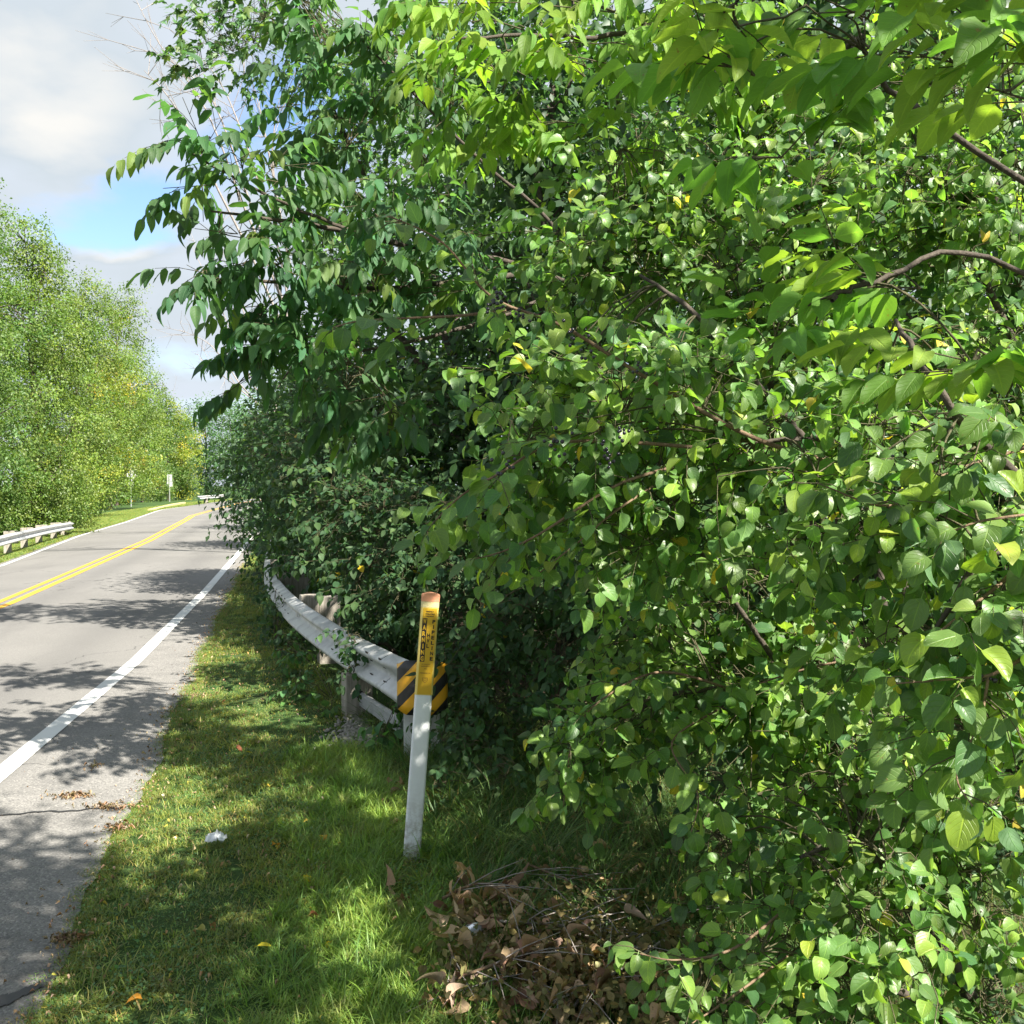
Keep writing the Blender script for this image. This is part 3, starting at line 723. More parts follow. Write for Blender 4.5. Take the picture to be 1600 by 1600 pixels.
def twig_leaves(Lv, poly, kind, size, pal, spacing, droop=.35, start=.25, upmix=1.0):
    """alternate leaves along a twig polyline"""
    seg = np.linalg.norm(np.diff(poly, axis=0), axis=1); tot = seg.sum(); cum = np.concatenate([[0], np.cumsum(seg)])
    s = tot*start; k = rng.integers(0, 5)
    while s < tot:
        p = np.array([np.interp(s, cum, poly[:, i]) for i in range(3)]); p2 = np.array([np.interp(min(tot, s+.01), cum, poly[:, i]) for i in range(3)])
        t = unit(p2-p if s < tot-.01 else poly[-1]-poly[-2]); side = unit(np.cross(t, UP+rng.normal(0, .2, 3))); nn = np.cross(side, t)
        a = k*2.4+rng.normal(0, .3); rad = math.cos(a)*side+math.sin(a)*nn*.6
        d = unit(t*.55+rad*.9+np.array([0, 0, -droop])+rng.normal(0, .22, 3))
        nrm = UP*upmix+rng.normal(0, .38, 3)+SUNV*.25+np.array([-.1, -.35, 0])
        Lv.add(p, d, nrm, size*rng.uniform(.5, 1.3), tintpick(pal)); s += spacing*rng.uniform(.7, 1.3); k += 1
    # terminal leaf
    Lv.add(poly[-1], unit(poly[-1]-poly[-2]+np.array([0, 0, -droop*.5])), UP+rng.normal(0, .3, 3), size*.8, tintpick(pal))
def ash_twig(Lv, polys, radii, base, dr, length, size, pal, npairs=3, droop=.6, nleaf=3):
    """twig carrying pinnate leaves"""
    for q in range(nleaf):
        st = base+dr*length*(q/nleaf)
        az = rng.uniform(0, 2*np.pi); out_ = unit(dr*.9+np.array([math.cos(az), math.sin(az), .1])*.75)
        Lr = size*2.1*rng.uniform(.8, 1.15); pts = [st]; d = out_.copy()
        for i in range(5): d = unit(d+np.array([0, 0, -.10*droop*2])); pts.append(pts[-1]+d*Lr/5)
        pts = np.array(pts); polys.append(pts[::2]); radii.append(np.array([.0022, .0018, .0012]))
        tint = tintpick(pal)
        side = unit(np.cross(d, UP))
        for j in range(npairs):
            f = .35+.5*j/max(1, npairs-1)*.95; p = np.array([np.interp(f*5, range(6), pts[:, i]) for i in range(3)])
            for sg in (-1, 1):
                ld = unit(side*sg*.75+d*.55+np.array([0, 0, -droop])+rng.normal(0, .13, 3))
                Lv.add(p, ld, UP*.9+side*sg*.25+rng.normal(0, .2, 3), size*rng.uniform(.8, 1.1), tint*rng.uniform(.88, 1.12))
        Lv.add(pts[-1], unit(d+np.array([0, 0, -droop*.8])), UP+rng.normal(0, .25, 3), size*1.05, tint)

def blob_pts(b, n, shell=.55):
    """b=(centre, (rx,ry,rz)); points mostly in the outer shell"""
    u = rng.normal(0, 1, (n, 3)); u /= np.linalg.norm(u, axis=1, keepdims=True)
    r = shell+(1-shell)*rng.uniform(0, 1, (n, 1))**.6
    r[rng.uniform(0, 1, n) < .3] *= rng.uniform(.2, .9)
    wob = 1+.16*np.sin(u[:, :1]*5+b[0][0]*7)+.13*np.sin(u[:, 2:3]*7+b[0][1]*3)
    return np.array(b[0])+u*r*wob*np.array(b[1]), u
def px_blob(px, py, Z, rx, ry, rd): return (tuple(P(px, py, Z)), (rx*Z/FPX, rd, ry*Z/FPX))

def shrub(name, label, cat, base, limbs, blobs, kind, size, pal, mat, layers=4, twlen=.22, spacing=.03, singles=300, hi=None, hero=(), group=None, style='alt', droop=.35, berries=(), bark=None, branch_r=.006, trunk_r=.03):
    base = Vector((base[0], base[1], zg(base[0], base[1])-.03))
    root = empty(name, base, label, cat, group); Lv = Leaves(); tp = []; tr = []; nodes = []
    limb_pts = []
    for i, lm in enumerate(limbs):
        sp = smoothpath(lm, 7); sp[1:-1] += rng.normal(0, .003, sp[1:-1].shape); n_ = len(sp); r0 = trunk_r*(1 if i == 0 else .75); rr = np.linspace(r0, .005, n_)
        tube_obj([sp], [rr], 'trunk' if i == 0 else 'limb', bark or M_bark, root, 8); limb_pts.append(sp)
    lp_ = np.concatenate(limb_pts) if limb_pts else np.array([base])
    for b in blobs:
        cover = b[2] if len(b) > 2 else layers
        lv_per = max(3, twlen*.75/spacing+1) if style == 'alt' else 3*7
        area = math.pi*max(b[1][0], .6*b[1][1])*b[1][2]
        n = int(cover*area/(size*size*.42)/lv_per)+2
        pts, u = blob_pts(b, n)
        # cluster nodes
        nc_ = max(2, n//9); cen = pts[rng.integers(0, n, nc_)]*.85+np.array(b[0])*.15
        j = np.argmin(((pts[:, None]-cen[None])**2).sum(-1), axis=1)
        for c in cen:
            q = lp_[np.argmin(((lp_-c)**2).sum(1))]
            dist = np.linalg.norm(q-c)
            tp.append(bez(q, c, dist*.12, 7, min(.012, dist*.012))); tr.append(np.linspace(branch_r*(.6 if style == 'ash' else .85), .0024, 7))
        for i in range(n):
            c = cen[j[i]]; dr = unit(u[i]*.8+np.array([-.25, -.3, .05])+rng.normal(0, .45, 3))
            if style == 'ash' and droop < .3: dr[2] = abs(dr[2])*.3; dr[0] -= .3; dr = unit(dr)
            base_p = pts[i]-dr*twlen*.5
            if style == 'alt':
                L_ = twlen*rng.uniform(.6, 1.4); poly = np.array([base_p, base_p+dr*L_*.5+rng.normal(0, .01, 3), base_p+dr*L_+np.array([0, 0, -L_*.16])])
                tp.append(bez(c, base_p, .02, 4, .01)); tr.append(np.linspace(.003, .002, 4)); tp.append(poly); tr.append(np.array([.002, .0016, .001]))
                twig_leaves(Lv, poly, kind, size, pal, spacing, droop)
            else:
                tp.append(bez(c, base_p, .02, 4, .01)); tr.append(np.linspace(.004, .003, 4)); tp.append(np.array([base_p, base_p+dr*twlen])); tr.append(np.array([.003, .002]))
                ash_twig(Lv, tp, tr, base_p, dr, twlen, size, pal, 3, droop)
    for h in hero:   # hand placed branches: (points, r0, r1, twig count, leaf size factor)
        pts, r0, r1, nt_, f = h; sp = smoothpath(pts, 8); rr = np.linspace(r0, r1, len(sp))
        tube_obj([sp], [rr], 'branch', M_twig, root, 8)
        for q in range(nt_):
            t = (q+.5)/nt_; i = int(t*(len(sp)-1)); p = sp[i]; d = unit(sp[min(i+1, len(sp)-1)]-sp[i-1 if i else 0])
            sd = unit(np.cross(d, UP))*(1 if q % 2 else -1)
            dr = unit(d*.6+sd*.7+rng.normal(0, .3, 3)+np.array([0, -.15, .1])); L_ = twlen*rng.uniform(.5, 1.0)*(.5 if t > .8 else 1)
            poly = np.array([p, p+dr*L_*.5, p+dr*L_+np.array([0, 0, -L_*.2])]); tp.append(poly); tr.append(np.array([.0022, .0018, .0012]))
            twig_leaves(Lv, poly, kind, size*f, pal, spacing, droop)
        twig_leaves(Lv, sp, kind, size*f, pal, spacing*1.2, droop, start=.3)
    if tp: tube_obj(tp, [r*.8 for r in tr], 'twigs', M_shoot, root, 4, kind='stuff')
    Lv.build(kind, mat, root, singles, hi)
    if berries:
        mb = None; seq = []
        for (c, n, r) in berries:
            for _ in range(n):
                q = np.array(c)+rng.normal(0, r, 3); seq.append(q)
        bm_ = berry_mesh()
        for q in seq:
            o = bpy.data.objects.new('berry', bm_); C.objects.link(o); o.parent = root; o.location = Vector(q)-base; s = .0052*rng.uniform(.8, 1.15); o.scale = (s, s, s)
    return root
_bm = []
M_berry = m_plain('black berry skin', (.012, .010, .018), .22, .1, .6)
def berry_mesh():
    if not _bm:
        rings = [[Vector((math.sin(a)*math.cos(t), math.sin(a)*math.sin(t), math.cos(a))) for t in np.linspace(0, 2*math.pi, 9)[:-1]] for a in np.linspace(.15, math.pi-.15, 6)]
        me = MB().loft(rings).mesh('berry'); me.materials.append(M_berry); _bm.append(me)
    return _bm[0]

Pt = lambda *a: tuple(P(*a))
# ------------------------------------------------------------------ right hand thicket
G1 = 'buckthorn shrubs of the roadside thicket'
# arching buckthorn above the marker
shrub('buckthorn', 'buckthorn shrub with long arching twigs and black berries reaching left above the marker post', 'shrub', (1.6, 3.9),
      [[(1.6, 3.9, -.1), (1.45, 3.6, .9), Pt(1350, 735, 3.15), Pt(1180, 690, 3.1)], [(1.6, 3.9, -.1), (1.5, 3.8, 1.2), Pt(1150, 560, 3.4), Pt(1000, 430, 3.5)], [(1.6, 3.9, -.1), (1.2, 3.8, .7), Pt(1050, 800, 3.5)]],
      [px_blob(1020, 600, 3.3, 190, 110, .45), px_blob(880, 690, 3.2, 150, 75, .4), px_blob(800, 790, 3.3, 105, 70, .3), px_blob(1150, 740, 3.2, 190, 120, .45), px_blob(980, 820, 3.5, 150, 90, .4),
       px_blob(860, 590, 3.4, 110, 70, .3)],
      'round', .060, PAL_BUCK, ML_round, 3.3, .22, .030, 300, 'roundhi', G1 and
      [([Pt(1350, 735, 3.1), Pt(1180, 685, 3.0), Pt(1010, 590, 2.9), Pt(880, 510, 2.85), Pt(770, 465, 2.8), Pt(690, 378, 2.75), Pt(600, 335, 2.7)], .008, .0016, 9, .95),
       ([Pt(790, 485, 2.8), Pt(720, 493, 2.75), Pt(640, 497, 2.72), Pt(560, 502, 2.7), Pt(520, 512, 2.68)], .0045, .0014, 4, .95),
       ([Pt(1100, 700, 3.0), Pt(960, 690, 2.9), Pt(860, 695, 2.8), Pt(780, 740, 2.7), Pt(720, 775, 2.65), Pt(665, 830, 2.62)], .006, .0015, 7, 1.0),
       ([Pt(1050, 730, 3.0), Pt(960, 760, 2.8), Pt(850, 830, 2.8), Pt(790, 860, 2.8), Pt(735, 875, 2.8)], .005, .0015, 7, .9),
       ([Pt(1020, 760, 3.0), Pt(960, 800, 2.9), Pt(900, 850, 2.85), Pt(830, 905, 2.85)], .004, .0015, 5, .85)],
      G1, berries=[(P(780, 468, 2.70), 16, .016), (P(765, 492, 2.68), 12, .014), (P(820, 494, 2.72), 6, .014), (P(885, 522, 2.72), 7, .014), (P(920, 552, 2.74), 7, .014), (P(870, 692, 2.68), 12, .018), (P(955, 712, 2.75), 14, .022), (P(975, 675, 2.75), 8, .014), (P(790, 727, 2.6), 9, .015), (P(1000, 572, 2.78), 8, .016)])
# right edge buckthorn, nearest
shrub('buckthorn', 'nearest buckthorn with large glossy veined leaves at the right edge of the view', 'shrub', (2.1, 3.0),
      [[(2.1, 3.0, -.1), (1.8, 2.8, .8), Pt(1600, 870, 2.35), Pt(1460, 985, 2.3)], [(2.1, 3.0, -.1), (1.9, 3.0, 1.2), Pt(1500, 650, 2.6), Pt(1400, 500, 2.8)]],
      [px_blob(1450, 790, 2.5, 180, 110, .3), px_blob(1300, 840, 2.8, 120, 90, .3), px_blob(1540, 960, 2.3, 90, 110, .25), px_blob(1520, 1130, 2.3, 110, 90, .25), px_blob(1420, 650, 2.9, 170, 90, .35), px_blob(1380, 1010, 2.7, 120, 80, .3)],
      'round', .065, PAL_BUCK, ML_round, 3.0, .20, .032, 300, 'roundhi',
      [([Pt(1640, 830, 2.3), Pt(1570, 905, 2.25), Pt(1490, 970, 2.2), Pt(1440, 1010, 2.2)], .006, .002, 4, 1.1),
       ([Pt(1640, 1000, 2.2), Pt(1560, 1050, 2.15), Pt(1500, 1060, 2.15), Pt(1400, 1068, 2.15)], .005, .0016, 4, 1.1),
       ([Pt(1545, 1055, 2.15), Pt(1530, 1130, 2.1), Pt(1495, 1210, 2.1), Pt(1520, 1260, 2.05)], .0035, .0014, 3, 1.2),
       ([Pt(1640, 800, 2.3), Pt(1530, 815, 2.25), Pt(1470, 840, 2.25)], .004, .0015, 3, 1.1),
       ([Pt(1600, 700, 2.6), Pt(1480, 740, 2.5), Pt(1390, 790, 2.4), Pt(1290, 760, 2.35)], .005, .0015, 6, 1.1)],
      G1, berries=[(P(1395, 805, 2.4), 5, .012), (P(1540, 1058, 2.15), 4, .01), (P(1390, 720, 2.45), 4, .012)])
# middle low
shrub('buckthorn', 'buckthorn with drooping sprays of rounded leaves hanging low right of the dark hollow', 'shrub', (1.4, 4.6),
      [[(1.4, 4.6, -.1), (1.1, 4.3, .6), Pt(1150, 1080, 3.7), Pt(1020, 1090, 3.5)], [(1.4, 4.6, -.1), (1.5, 4.4, .9), Pt(1300, 1030, 3.8), Pt(1250, 940, 3.9)]],
      [px_blob(1080, 1080, 3.7, 140, 90, .4), px_blob(960, 1130, 3.5, 90, 70, .3), px_blob(1230, 1050, 3.8, 160, 110, .4), px_blob(1180, 940, 4.0, 190, 110, .4), px_blob(1010, 980, 4.0, 90, 70, .3), px_blob(890, 1190, 3.4, 45, 60, .18)],
      'round', .060, PAL_BUCK, ML_round, 3.2, .22, .030, 260, 'roundhi',
      [([Pt(1150, 1080, 3.5), Pt(1040, 1050, 3.3), Pt(960, 1080, 3.2), Pt(900, 1140, 3.15), Pt(880, 1260, 3.1)], .005, .0015, 8, .95),
       ([Pt(1120, 1110, 3.5), Pt(1050, 1160, 3.1), Pt(1090, 1240, 2.9), Pt(1080, 1300, 2.8)], .004, .0014, 4, 1.1),
       ([Pt(1500, 1030, 3.2), Pt(1380, 1028, 3.1), Pt(1280, 1040, 3.1), Pt(1180, 1070, 3.1)], .006, .002, 5, .95)], G1)
# lower right
shrub('buckthorn', 'low spreading buckthorn filling the bottom right corner', 'shrub', (1.55, 3.1),
      [[(1.55, 3.1, -.25), (1.3, 3.0, .3), Pt(1350, 1330, 2.9), Pt(1250, 1340, 2.8)], [(1.55, 3.1, -.25), (1.2, 2.9, .2), Pt(1250, 1500, 2.75)]],
      [px_blob(1330, 1300, 3.0, 180, 110, .35), px_blob(1440, 1200, 3.0, 130, 100, .3), px_blob(1240, 1420, 2.9, 130, 100, .3), px_blob(1380, 1480, 2.7, 140, 110, .3), px_blob(1530, 1400, 2.9, 80, 90, .3), px_blob(1130, 1540, 2.8, 75, 55, .15), px_blob(1270, 1570, 2.6, 110, 60, .2), px_blob(1200, 1240, 3.4, 110, 60, .3), px_blob(1520, 1600, 2.8, 110, 60, .2), px_blob(1590, 1280, 3.0, 70, 90, .3), px_blob(1150, 1330, 3.3, 60, 50, .2), px_blob(1340, 1130, 3.5, 120, 80, .3)],
      'round', .055, PAL_BUCK, ML_round, 2.5, .20, .030, 300, 'roundhi',
      [([Pt(1250, 1400, 2.8), Pt(1150, 1480, 2.6), Pt(1060, 1500, 2.5), Pt(1000, 1490, 2.45)], .0045, .0014, 6, .9),
       ([Pt(1250, 1480, 2.8), Pt(1140, 1560, 2.5), Pt(1080, 1600, 2.4)], .0045, .0014, 5, .9)], G1)
# dense twiggy buckthorn behind, upper right
for (lab, bs, bl, lim, cv) in (
        ('tall buckthorn with a mass of small sunlit leaves at upper right centre', (1.9, 4.9), [px_blob(1150, 430, 4.2, 190, 150, .6), px_blob(1010, 300, 4.3, 150, 110, .5), px_blob(1290, 300, 4.4, 170, 130, .6), px_blob(1250, 560, 4.3, 200, 110, .6), px_blob(1180, 150, 4.6, 160, 110, .6), px_blob(930, 420, 4.3, 110, 90, .4)], [[(1.9, 4.9, -.1), (1.7, 4.8, 1.5), Pt(1300, 420, 4.5), Pt(1180, 250, 4.6)], [(1.9, 4.9, -.1), (1.5, 4.8, 1.2), Pt(1150, 480, 4.4), Pt(950, 380, 4.4)]], 3.0),
        ('tall buckthorn crowding the right edge behind the near ash leaves', (3.1, 4.9), [px_blob(1500, 330, 4.2, 170, 170, .6), px_blob(1520, 560, 4.0, 150, 110, .5), px_blob(1450, 130, 4.5, 160, 120, .5), px_blob(1600, 750, 3.8, 100, 120, .5), px_blob(1640, 1050, 3.6, 120, 150, .4), px_blob(1340, 660, 4.0, 120, 90, .4)], [[(3.1, 4.9, -.1), (2.6, 4.6, 1.5), Pt(1520, 400, 4.3), Pt(1420, 200, 4.5)], [(3.1, 4.9, -.1), (2.6, 4.6, 1.0), Pt(1560, 650, 4.1)]], 3.0)):
    shrub('buckthorn', lab, 'shrub', bs, lim, bl, 'round', .058, PAL_BUCK, ML_round, cv, .26, .030, 200, None, (), G1)

# near ash boughs
shrub('ash_sapling', 'ash sapling with very large bright translucent leaves hanging at the upper right', 'tree', (2.3, 2.1),
      [[(2.3, 2.1, -.1), (2.1, 2.2, 1.6), Pt(1530, 240, 2.4), Pt(1400, 150, 2.2), Pt(1350, 80, 2.1)], [(2.3, 2.1, -.1), (2.0, 2.2, 1.5), Pt(1600, 425, 2.3), Pt(1370, 440, 2.2), Pt(1300, 470, 2.15)], [(2.3, 2.1, -.1), (2.2, 2.3, 1.9), Pt(1640, 100, 2.1), Pt(1560, -40, 2.0)]],
      [(Pt(1170, 55, 1.8), (.10, .15, .04), .6), (Pt(1340, 90, 2.1), (.14, .2, .08), .4), (Pt(1250, 230, 2.3), (.11, .15, .04), .6), (Pt(1350, 440, 2.3), (.11, .12, .05), .7), (Pt(1500, 30, 1.7), (.14, .2, .10), 1.1), (Pt(1600, 150, 1.7), (.08, .15, .08), .9), (Pt(1210, 540, 2.3), (.08, .1, .04), .8), (Pt(1560, 560, 2.0), (.05, .1, .04), .7),],
      'ash', .100, PAL_ASHN, ML_ash, 1, .14, .03, 300, 'broad', (), None, 'ash', .29, trunk_r=.010)
# ash bough upper middle
shrub('ash_tree', 'ash tree with bright pointed leaves spreading across the top middle of the thicket', 'tree', (2.0, 5.6),
      [[(2.0, 5.6, -.1), (1.6, 5.2, 1.8), Pt(1100, 130, 4.4), Pt(900, 60, 4.2), Pt(720, 60, 4.0)], [(2.0, 5.6, -.1), (1.5, 5.1, 2.2), Pt(1000, -80, 4.4), Pt(800, -120, 4.3)]],
      [px_blob(760, 70, 4.0, 110, 60, .35), px_blob(900, 110, 4.1, 130, 80, .4), px_blob(720, 150, 4.2, 80, 50, .25), px_blob(850, 200, 4.4, 110, 50, .3), px_blob(980, 180, 4.4, 90, 60, .3), px_blob(1030, 90, 4.2, 110, 90, .4), px_blob(860, 0, 4.3, 190, 50, .5), px_blob(1000, -150, 4.4, 380, 90, .6), ((1.75, 2.75, 4.1), (.8, 1.25, .25), 1.9), ((1.7, 2.5, 4.05), (.35, .45, .2), 4.5)],  # last two blobs: unseen foliage above the view, added to shade the marker
      'ash', .110, PAL_ASHN, ML_ash, 2.3, .2, .03, 300, 'ashhi', (), None, 'ash', .5, trunk_r=.022)
# ash tree leaning over the road
shrub('ash_tree', 'dark ash tree leaning over the verge with drooping pointed leaves against the sky', 'tree', (1.1, 7.6),
      [[(1.1, 7.6, -.2), (.9, 7.3, 1.3), Pt(900, 420, 6.6), Pt(740, 240, 6.2), Pt(560, 60, 6.0)], [Pt(960, 470, 6.7), Pt(800, 410, 6.0), Pt(620, 380, 5.5), Pt(450, 320, 5.2), Pt(300, 240, 5.0)], [Pt(900, 450, 6.6), Pt(700, 520, 6.0), Pt(500, 560, 5.6)], [Pt(800, 430, 6.3), Pt(600, 450, 5.7), Pt(420, 440, 5.4), Pt(320, 440, 5.3)], [Pt(620, 380, 5.5), Pt(480, 350, 5.3), Pt(330, 330, 5.1)]],
      [px_blob(310, 228, 5.0, 60, 22, .22), px_blob(330, 300, 5.1, 75, 40, .3), px_blob(365, 370, 5.2, 75, 45, .35), px_blob(345, 445, 5.3, 55, 28, .25), px_blob(420, 290, 5.3, 90, 55, .4), px_blob(440, 390, 5.3, 100, 75, .4), px_blob(560, 400, 5.4, 130, 90, .45), px_blob(410, 490, 5.4, 75, 50, .35), px_blob(480, 540, 5.4, 90, 75, .35), px_blob(580, 610, 5.3, 115, 85, .4), px_blob(390, 575, 5.6, 50, 36, .25),
       px_blob(620, 290, 5.8, 130, 90, .45), px_blob(500, 60, 6.2, 110, 80, .5), px_blob(640, 80, 6.2, 110, 80, .5), px_blob(700, 420, 5.6, 130, 100, .4), px_blob(560, 200, 6.3, 70, 70, .4), px_blob(480, 170, 6.3, 50, 60, .4), px_blob(620, 660, 5.5, 70, 40, .3)],
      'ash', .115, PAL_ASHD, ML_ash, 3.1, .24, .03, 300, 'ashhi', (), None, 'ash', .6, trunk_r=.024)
# maple behind
shrub('maple_tree', 'maple with small lobed leaves at the top left of the thicket', 'tree', (-.2, 11.5),
      [[(-.2, 11.5, -.2), (-.6, 11.0, 3), Pt(560, 260, 10.2), Pt(470, 60, 9.8)], [(-.5, 11.2, 2.4), Pt(520, 420, 10.4), Pt(440, 500, 10.2)]],
      [px_blob(350, 60, 9.5, 75, 60, .8), px_blob(440, 30, 9.5, 90, 70, .8), px_blob(310, 95, 9.4, 42, 32, .4), px_blob(530, 140, 9.8, 90, 90, .8), px_blob(560, 260, 10, 90, 90, .8), px_blob(640, 120, 10.3, 130, 120, .9), px_blob(520, 380, 10.2, 80, 80, .8), px_blob(380, -40, 9.6, 100, 50, .8)],
      'maple', .105, PAL_ASH, ML_far, 2.4, .3, .05, 120, None, (), None, trunk_r=.09)
# dark shrubs behind the guardrail
G2 = 'dark shrubs behind the guardrail'
shrub('bramble', 'dark bramble thicket rising behind the near end of the guardrail', 'shrub', (-.2, 8.2), [[(-.2, 8.2, -.2), (-.3, 7.8, .8), Pt(620, 830, 7.8)]],
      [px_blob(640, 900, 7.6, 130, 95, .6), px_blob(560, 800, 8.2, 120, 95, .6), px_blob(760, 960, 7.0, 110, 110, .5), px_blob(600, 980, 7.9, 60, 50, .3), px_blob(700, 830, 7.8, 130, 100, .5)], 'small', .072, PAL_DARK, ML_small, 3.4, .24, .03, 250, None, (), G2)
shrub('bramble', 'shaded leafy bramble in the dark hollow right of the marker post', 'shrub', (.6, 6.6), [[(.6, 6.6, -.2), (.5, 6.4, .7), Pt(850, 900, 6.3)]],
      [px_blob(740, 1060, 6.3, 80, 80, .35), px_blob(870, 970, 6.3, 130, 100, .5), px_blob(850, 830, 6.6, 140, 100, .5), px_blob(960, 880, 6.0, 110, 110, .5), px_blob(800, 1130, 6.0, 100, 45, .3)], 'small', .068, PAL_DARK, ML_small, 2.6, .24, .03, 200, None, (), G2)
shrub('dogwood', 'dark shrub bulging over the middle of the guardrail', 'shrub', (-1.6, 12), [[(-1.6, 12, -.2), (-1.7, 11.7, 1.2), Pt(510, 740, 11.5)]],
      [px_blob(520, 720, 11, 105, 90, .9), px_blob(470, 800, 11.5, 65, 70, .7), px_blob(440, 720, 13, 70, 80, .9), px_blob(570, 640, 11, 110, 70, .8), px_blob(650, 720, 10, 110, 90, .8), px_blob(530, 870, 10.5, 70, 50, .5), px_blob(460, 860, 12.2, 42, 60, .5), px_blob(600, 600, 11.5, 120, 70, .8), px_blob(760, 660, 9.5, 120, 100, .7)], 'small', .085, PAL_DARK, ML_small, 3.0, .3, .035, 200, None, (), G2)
# vines on the rail and weeds at its foot
G3 = 'weeds and vines along the guardrail'
shrub('vine', 'vine sprawling over the guardrail just before its striped end', 'vine', (-.75, 7.5), [[(-.75, 7.5, -.1), (-.85, 7.35, .5), Pt(560, 1010, 7.2)]],
      [px_blob(552, 1000, 7.2, 30, 22, .12), px_blob(590, 985, 7.3, 40, 14, .12), px_blob(548, 1040, 7.1, 12, 22, .08)], 'small', .066, PAL_DARK, ML_small, 2.2, .16, .03, 60, None, (), G3)
shrub('weed', 'leafy weeds between the two nearest guardrail posts', 'weed', (-1.4, 8.0), [],
      [px_blob(470, 1080, 7.9, 30, 36, .2), px_blob(512, 1120, 7.4, 26, 24, .12), px_blob(450, 1020, 9.0, 26, 36, .25)], 'small', .075, PAL_ASH, ML_small, 2.2, .18, .035, 60, None, (), G3)
shrub('weed', 'broad leaved weed at the foot of the striped rail end', 'weed', (-.85, 6.35), [],
      [px_blob(597, 1150, 6.4, 26, 44, .12), px_blob(615, 1100, 6.35, 12, 24, .08)], 'small', .095, PAL_ASH, ML_small, 1.8, .18, .04, 40, None, (), G3)
shrub('weed', 'low trailing weeds under the far stretch of guardrail', 'weed', (-2.4, 10.3), [],
      [px_blob(440, 960, 10.8, 26, 36, .4), px_blob(432, 925, 12.5, 20, 30, .5), px_blob(470, 1000, 9.6, 26, 30, .3)], 'small', .075, PAL_DARK, ML_small, 2.2, .2, .04, 30, None, (), G3)
shrub('weed', 'nettle like ground leaves behind the marker post', 'weed', (-.05, 5.6), [],
      [px_blob(720, 1160, 5.6, 55, 45, .25), px_blob(690, 1230, 5.3, 26, 40, .15), px_blob(770, 1200, 5.4, 50, 26, .25)], 'small', .062, PAL_DARK, ML_small, 1.8, .16, .03, 80, None, (), G3)

for lab, bb in (('low ivy like ground leaves in the gloom under the middle buckthorn', [px_blob(1060, 1200, 4.6, 150, 40, .5), px_blob(1250, 1210, 4.4, 130, 45, .5)]), ('low ground leaves under the right edge buckthorn', [px_blob(1430, 1230, 4.2, 120, 60, .4), px_blob(1570, 1330, 3.7, 70, 60, .3), px_blob(1560, 1520, 3.1, 60, 60, .2)])):
    shrub('ground_ivy', lab, 'weed', (bb[0][0][0], bb[0][0][1]), [], bb, 'small', .06, PAL_DARK, ML_small, 2.0, .18, .03, 40)
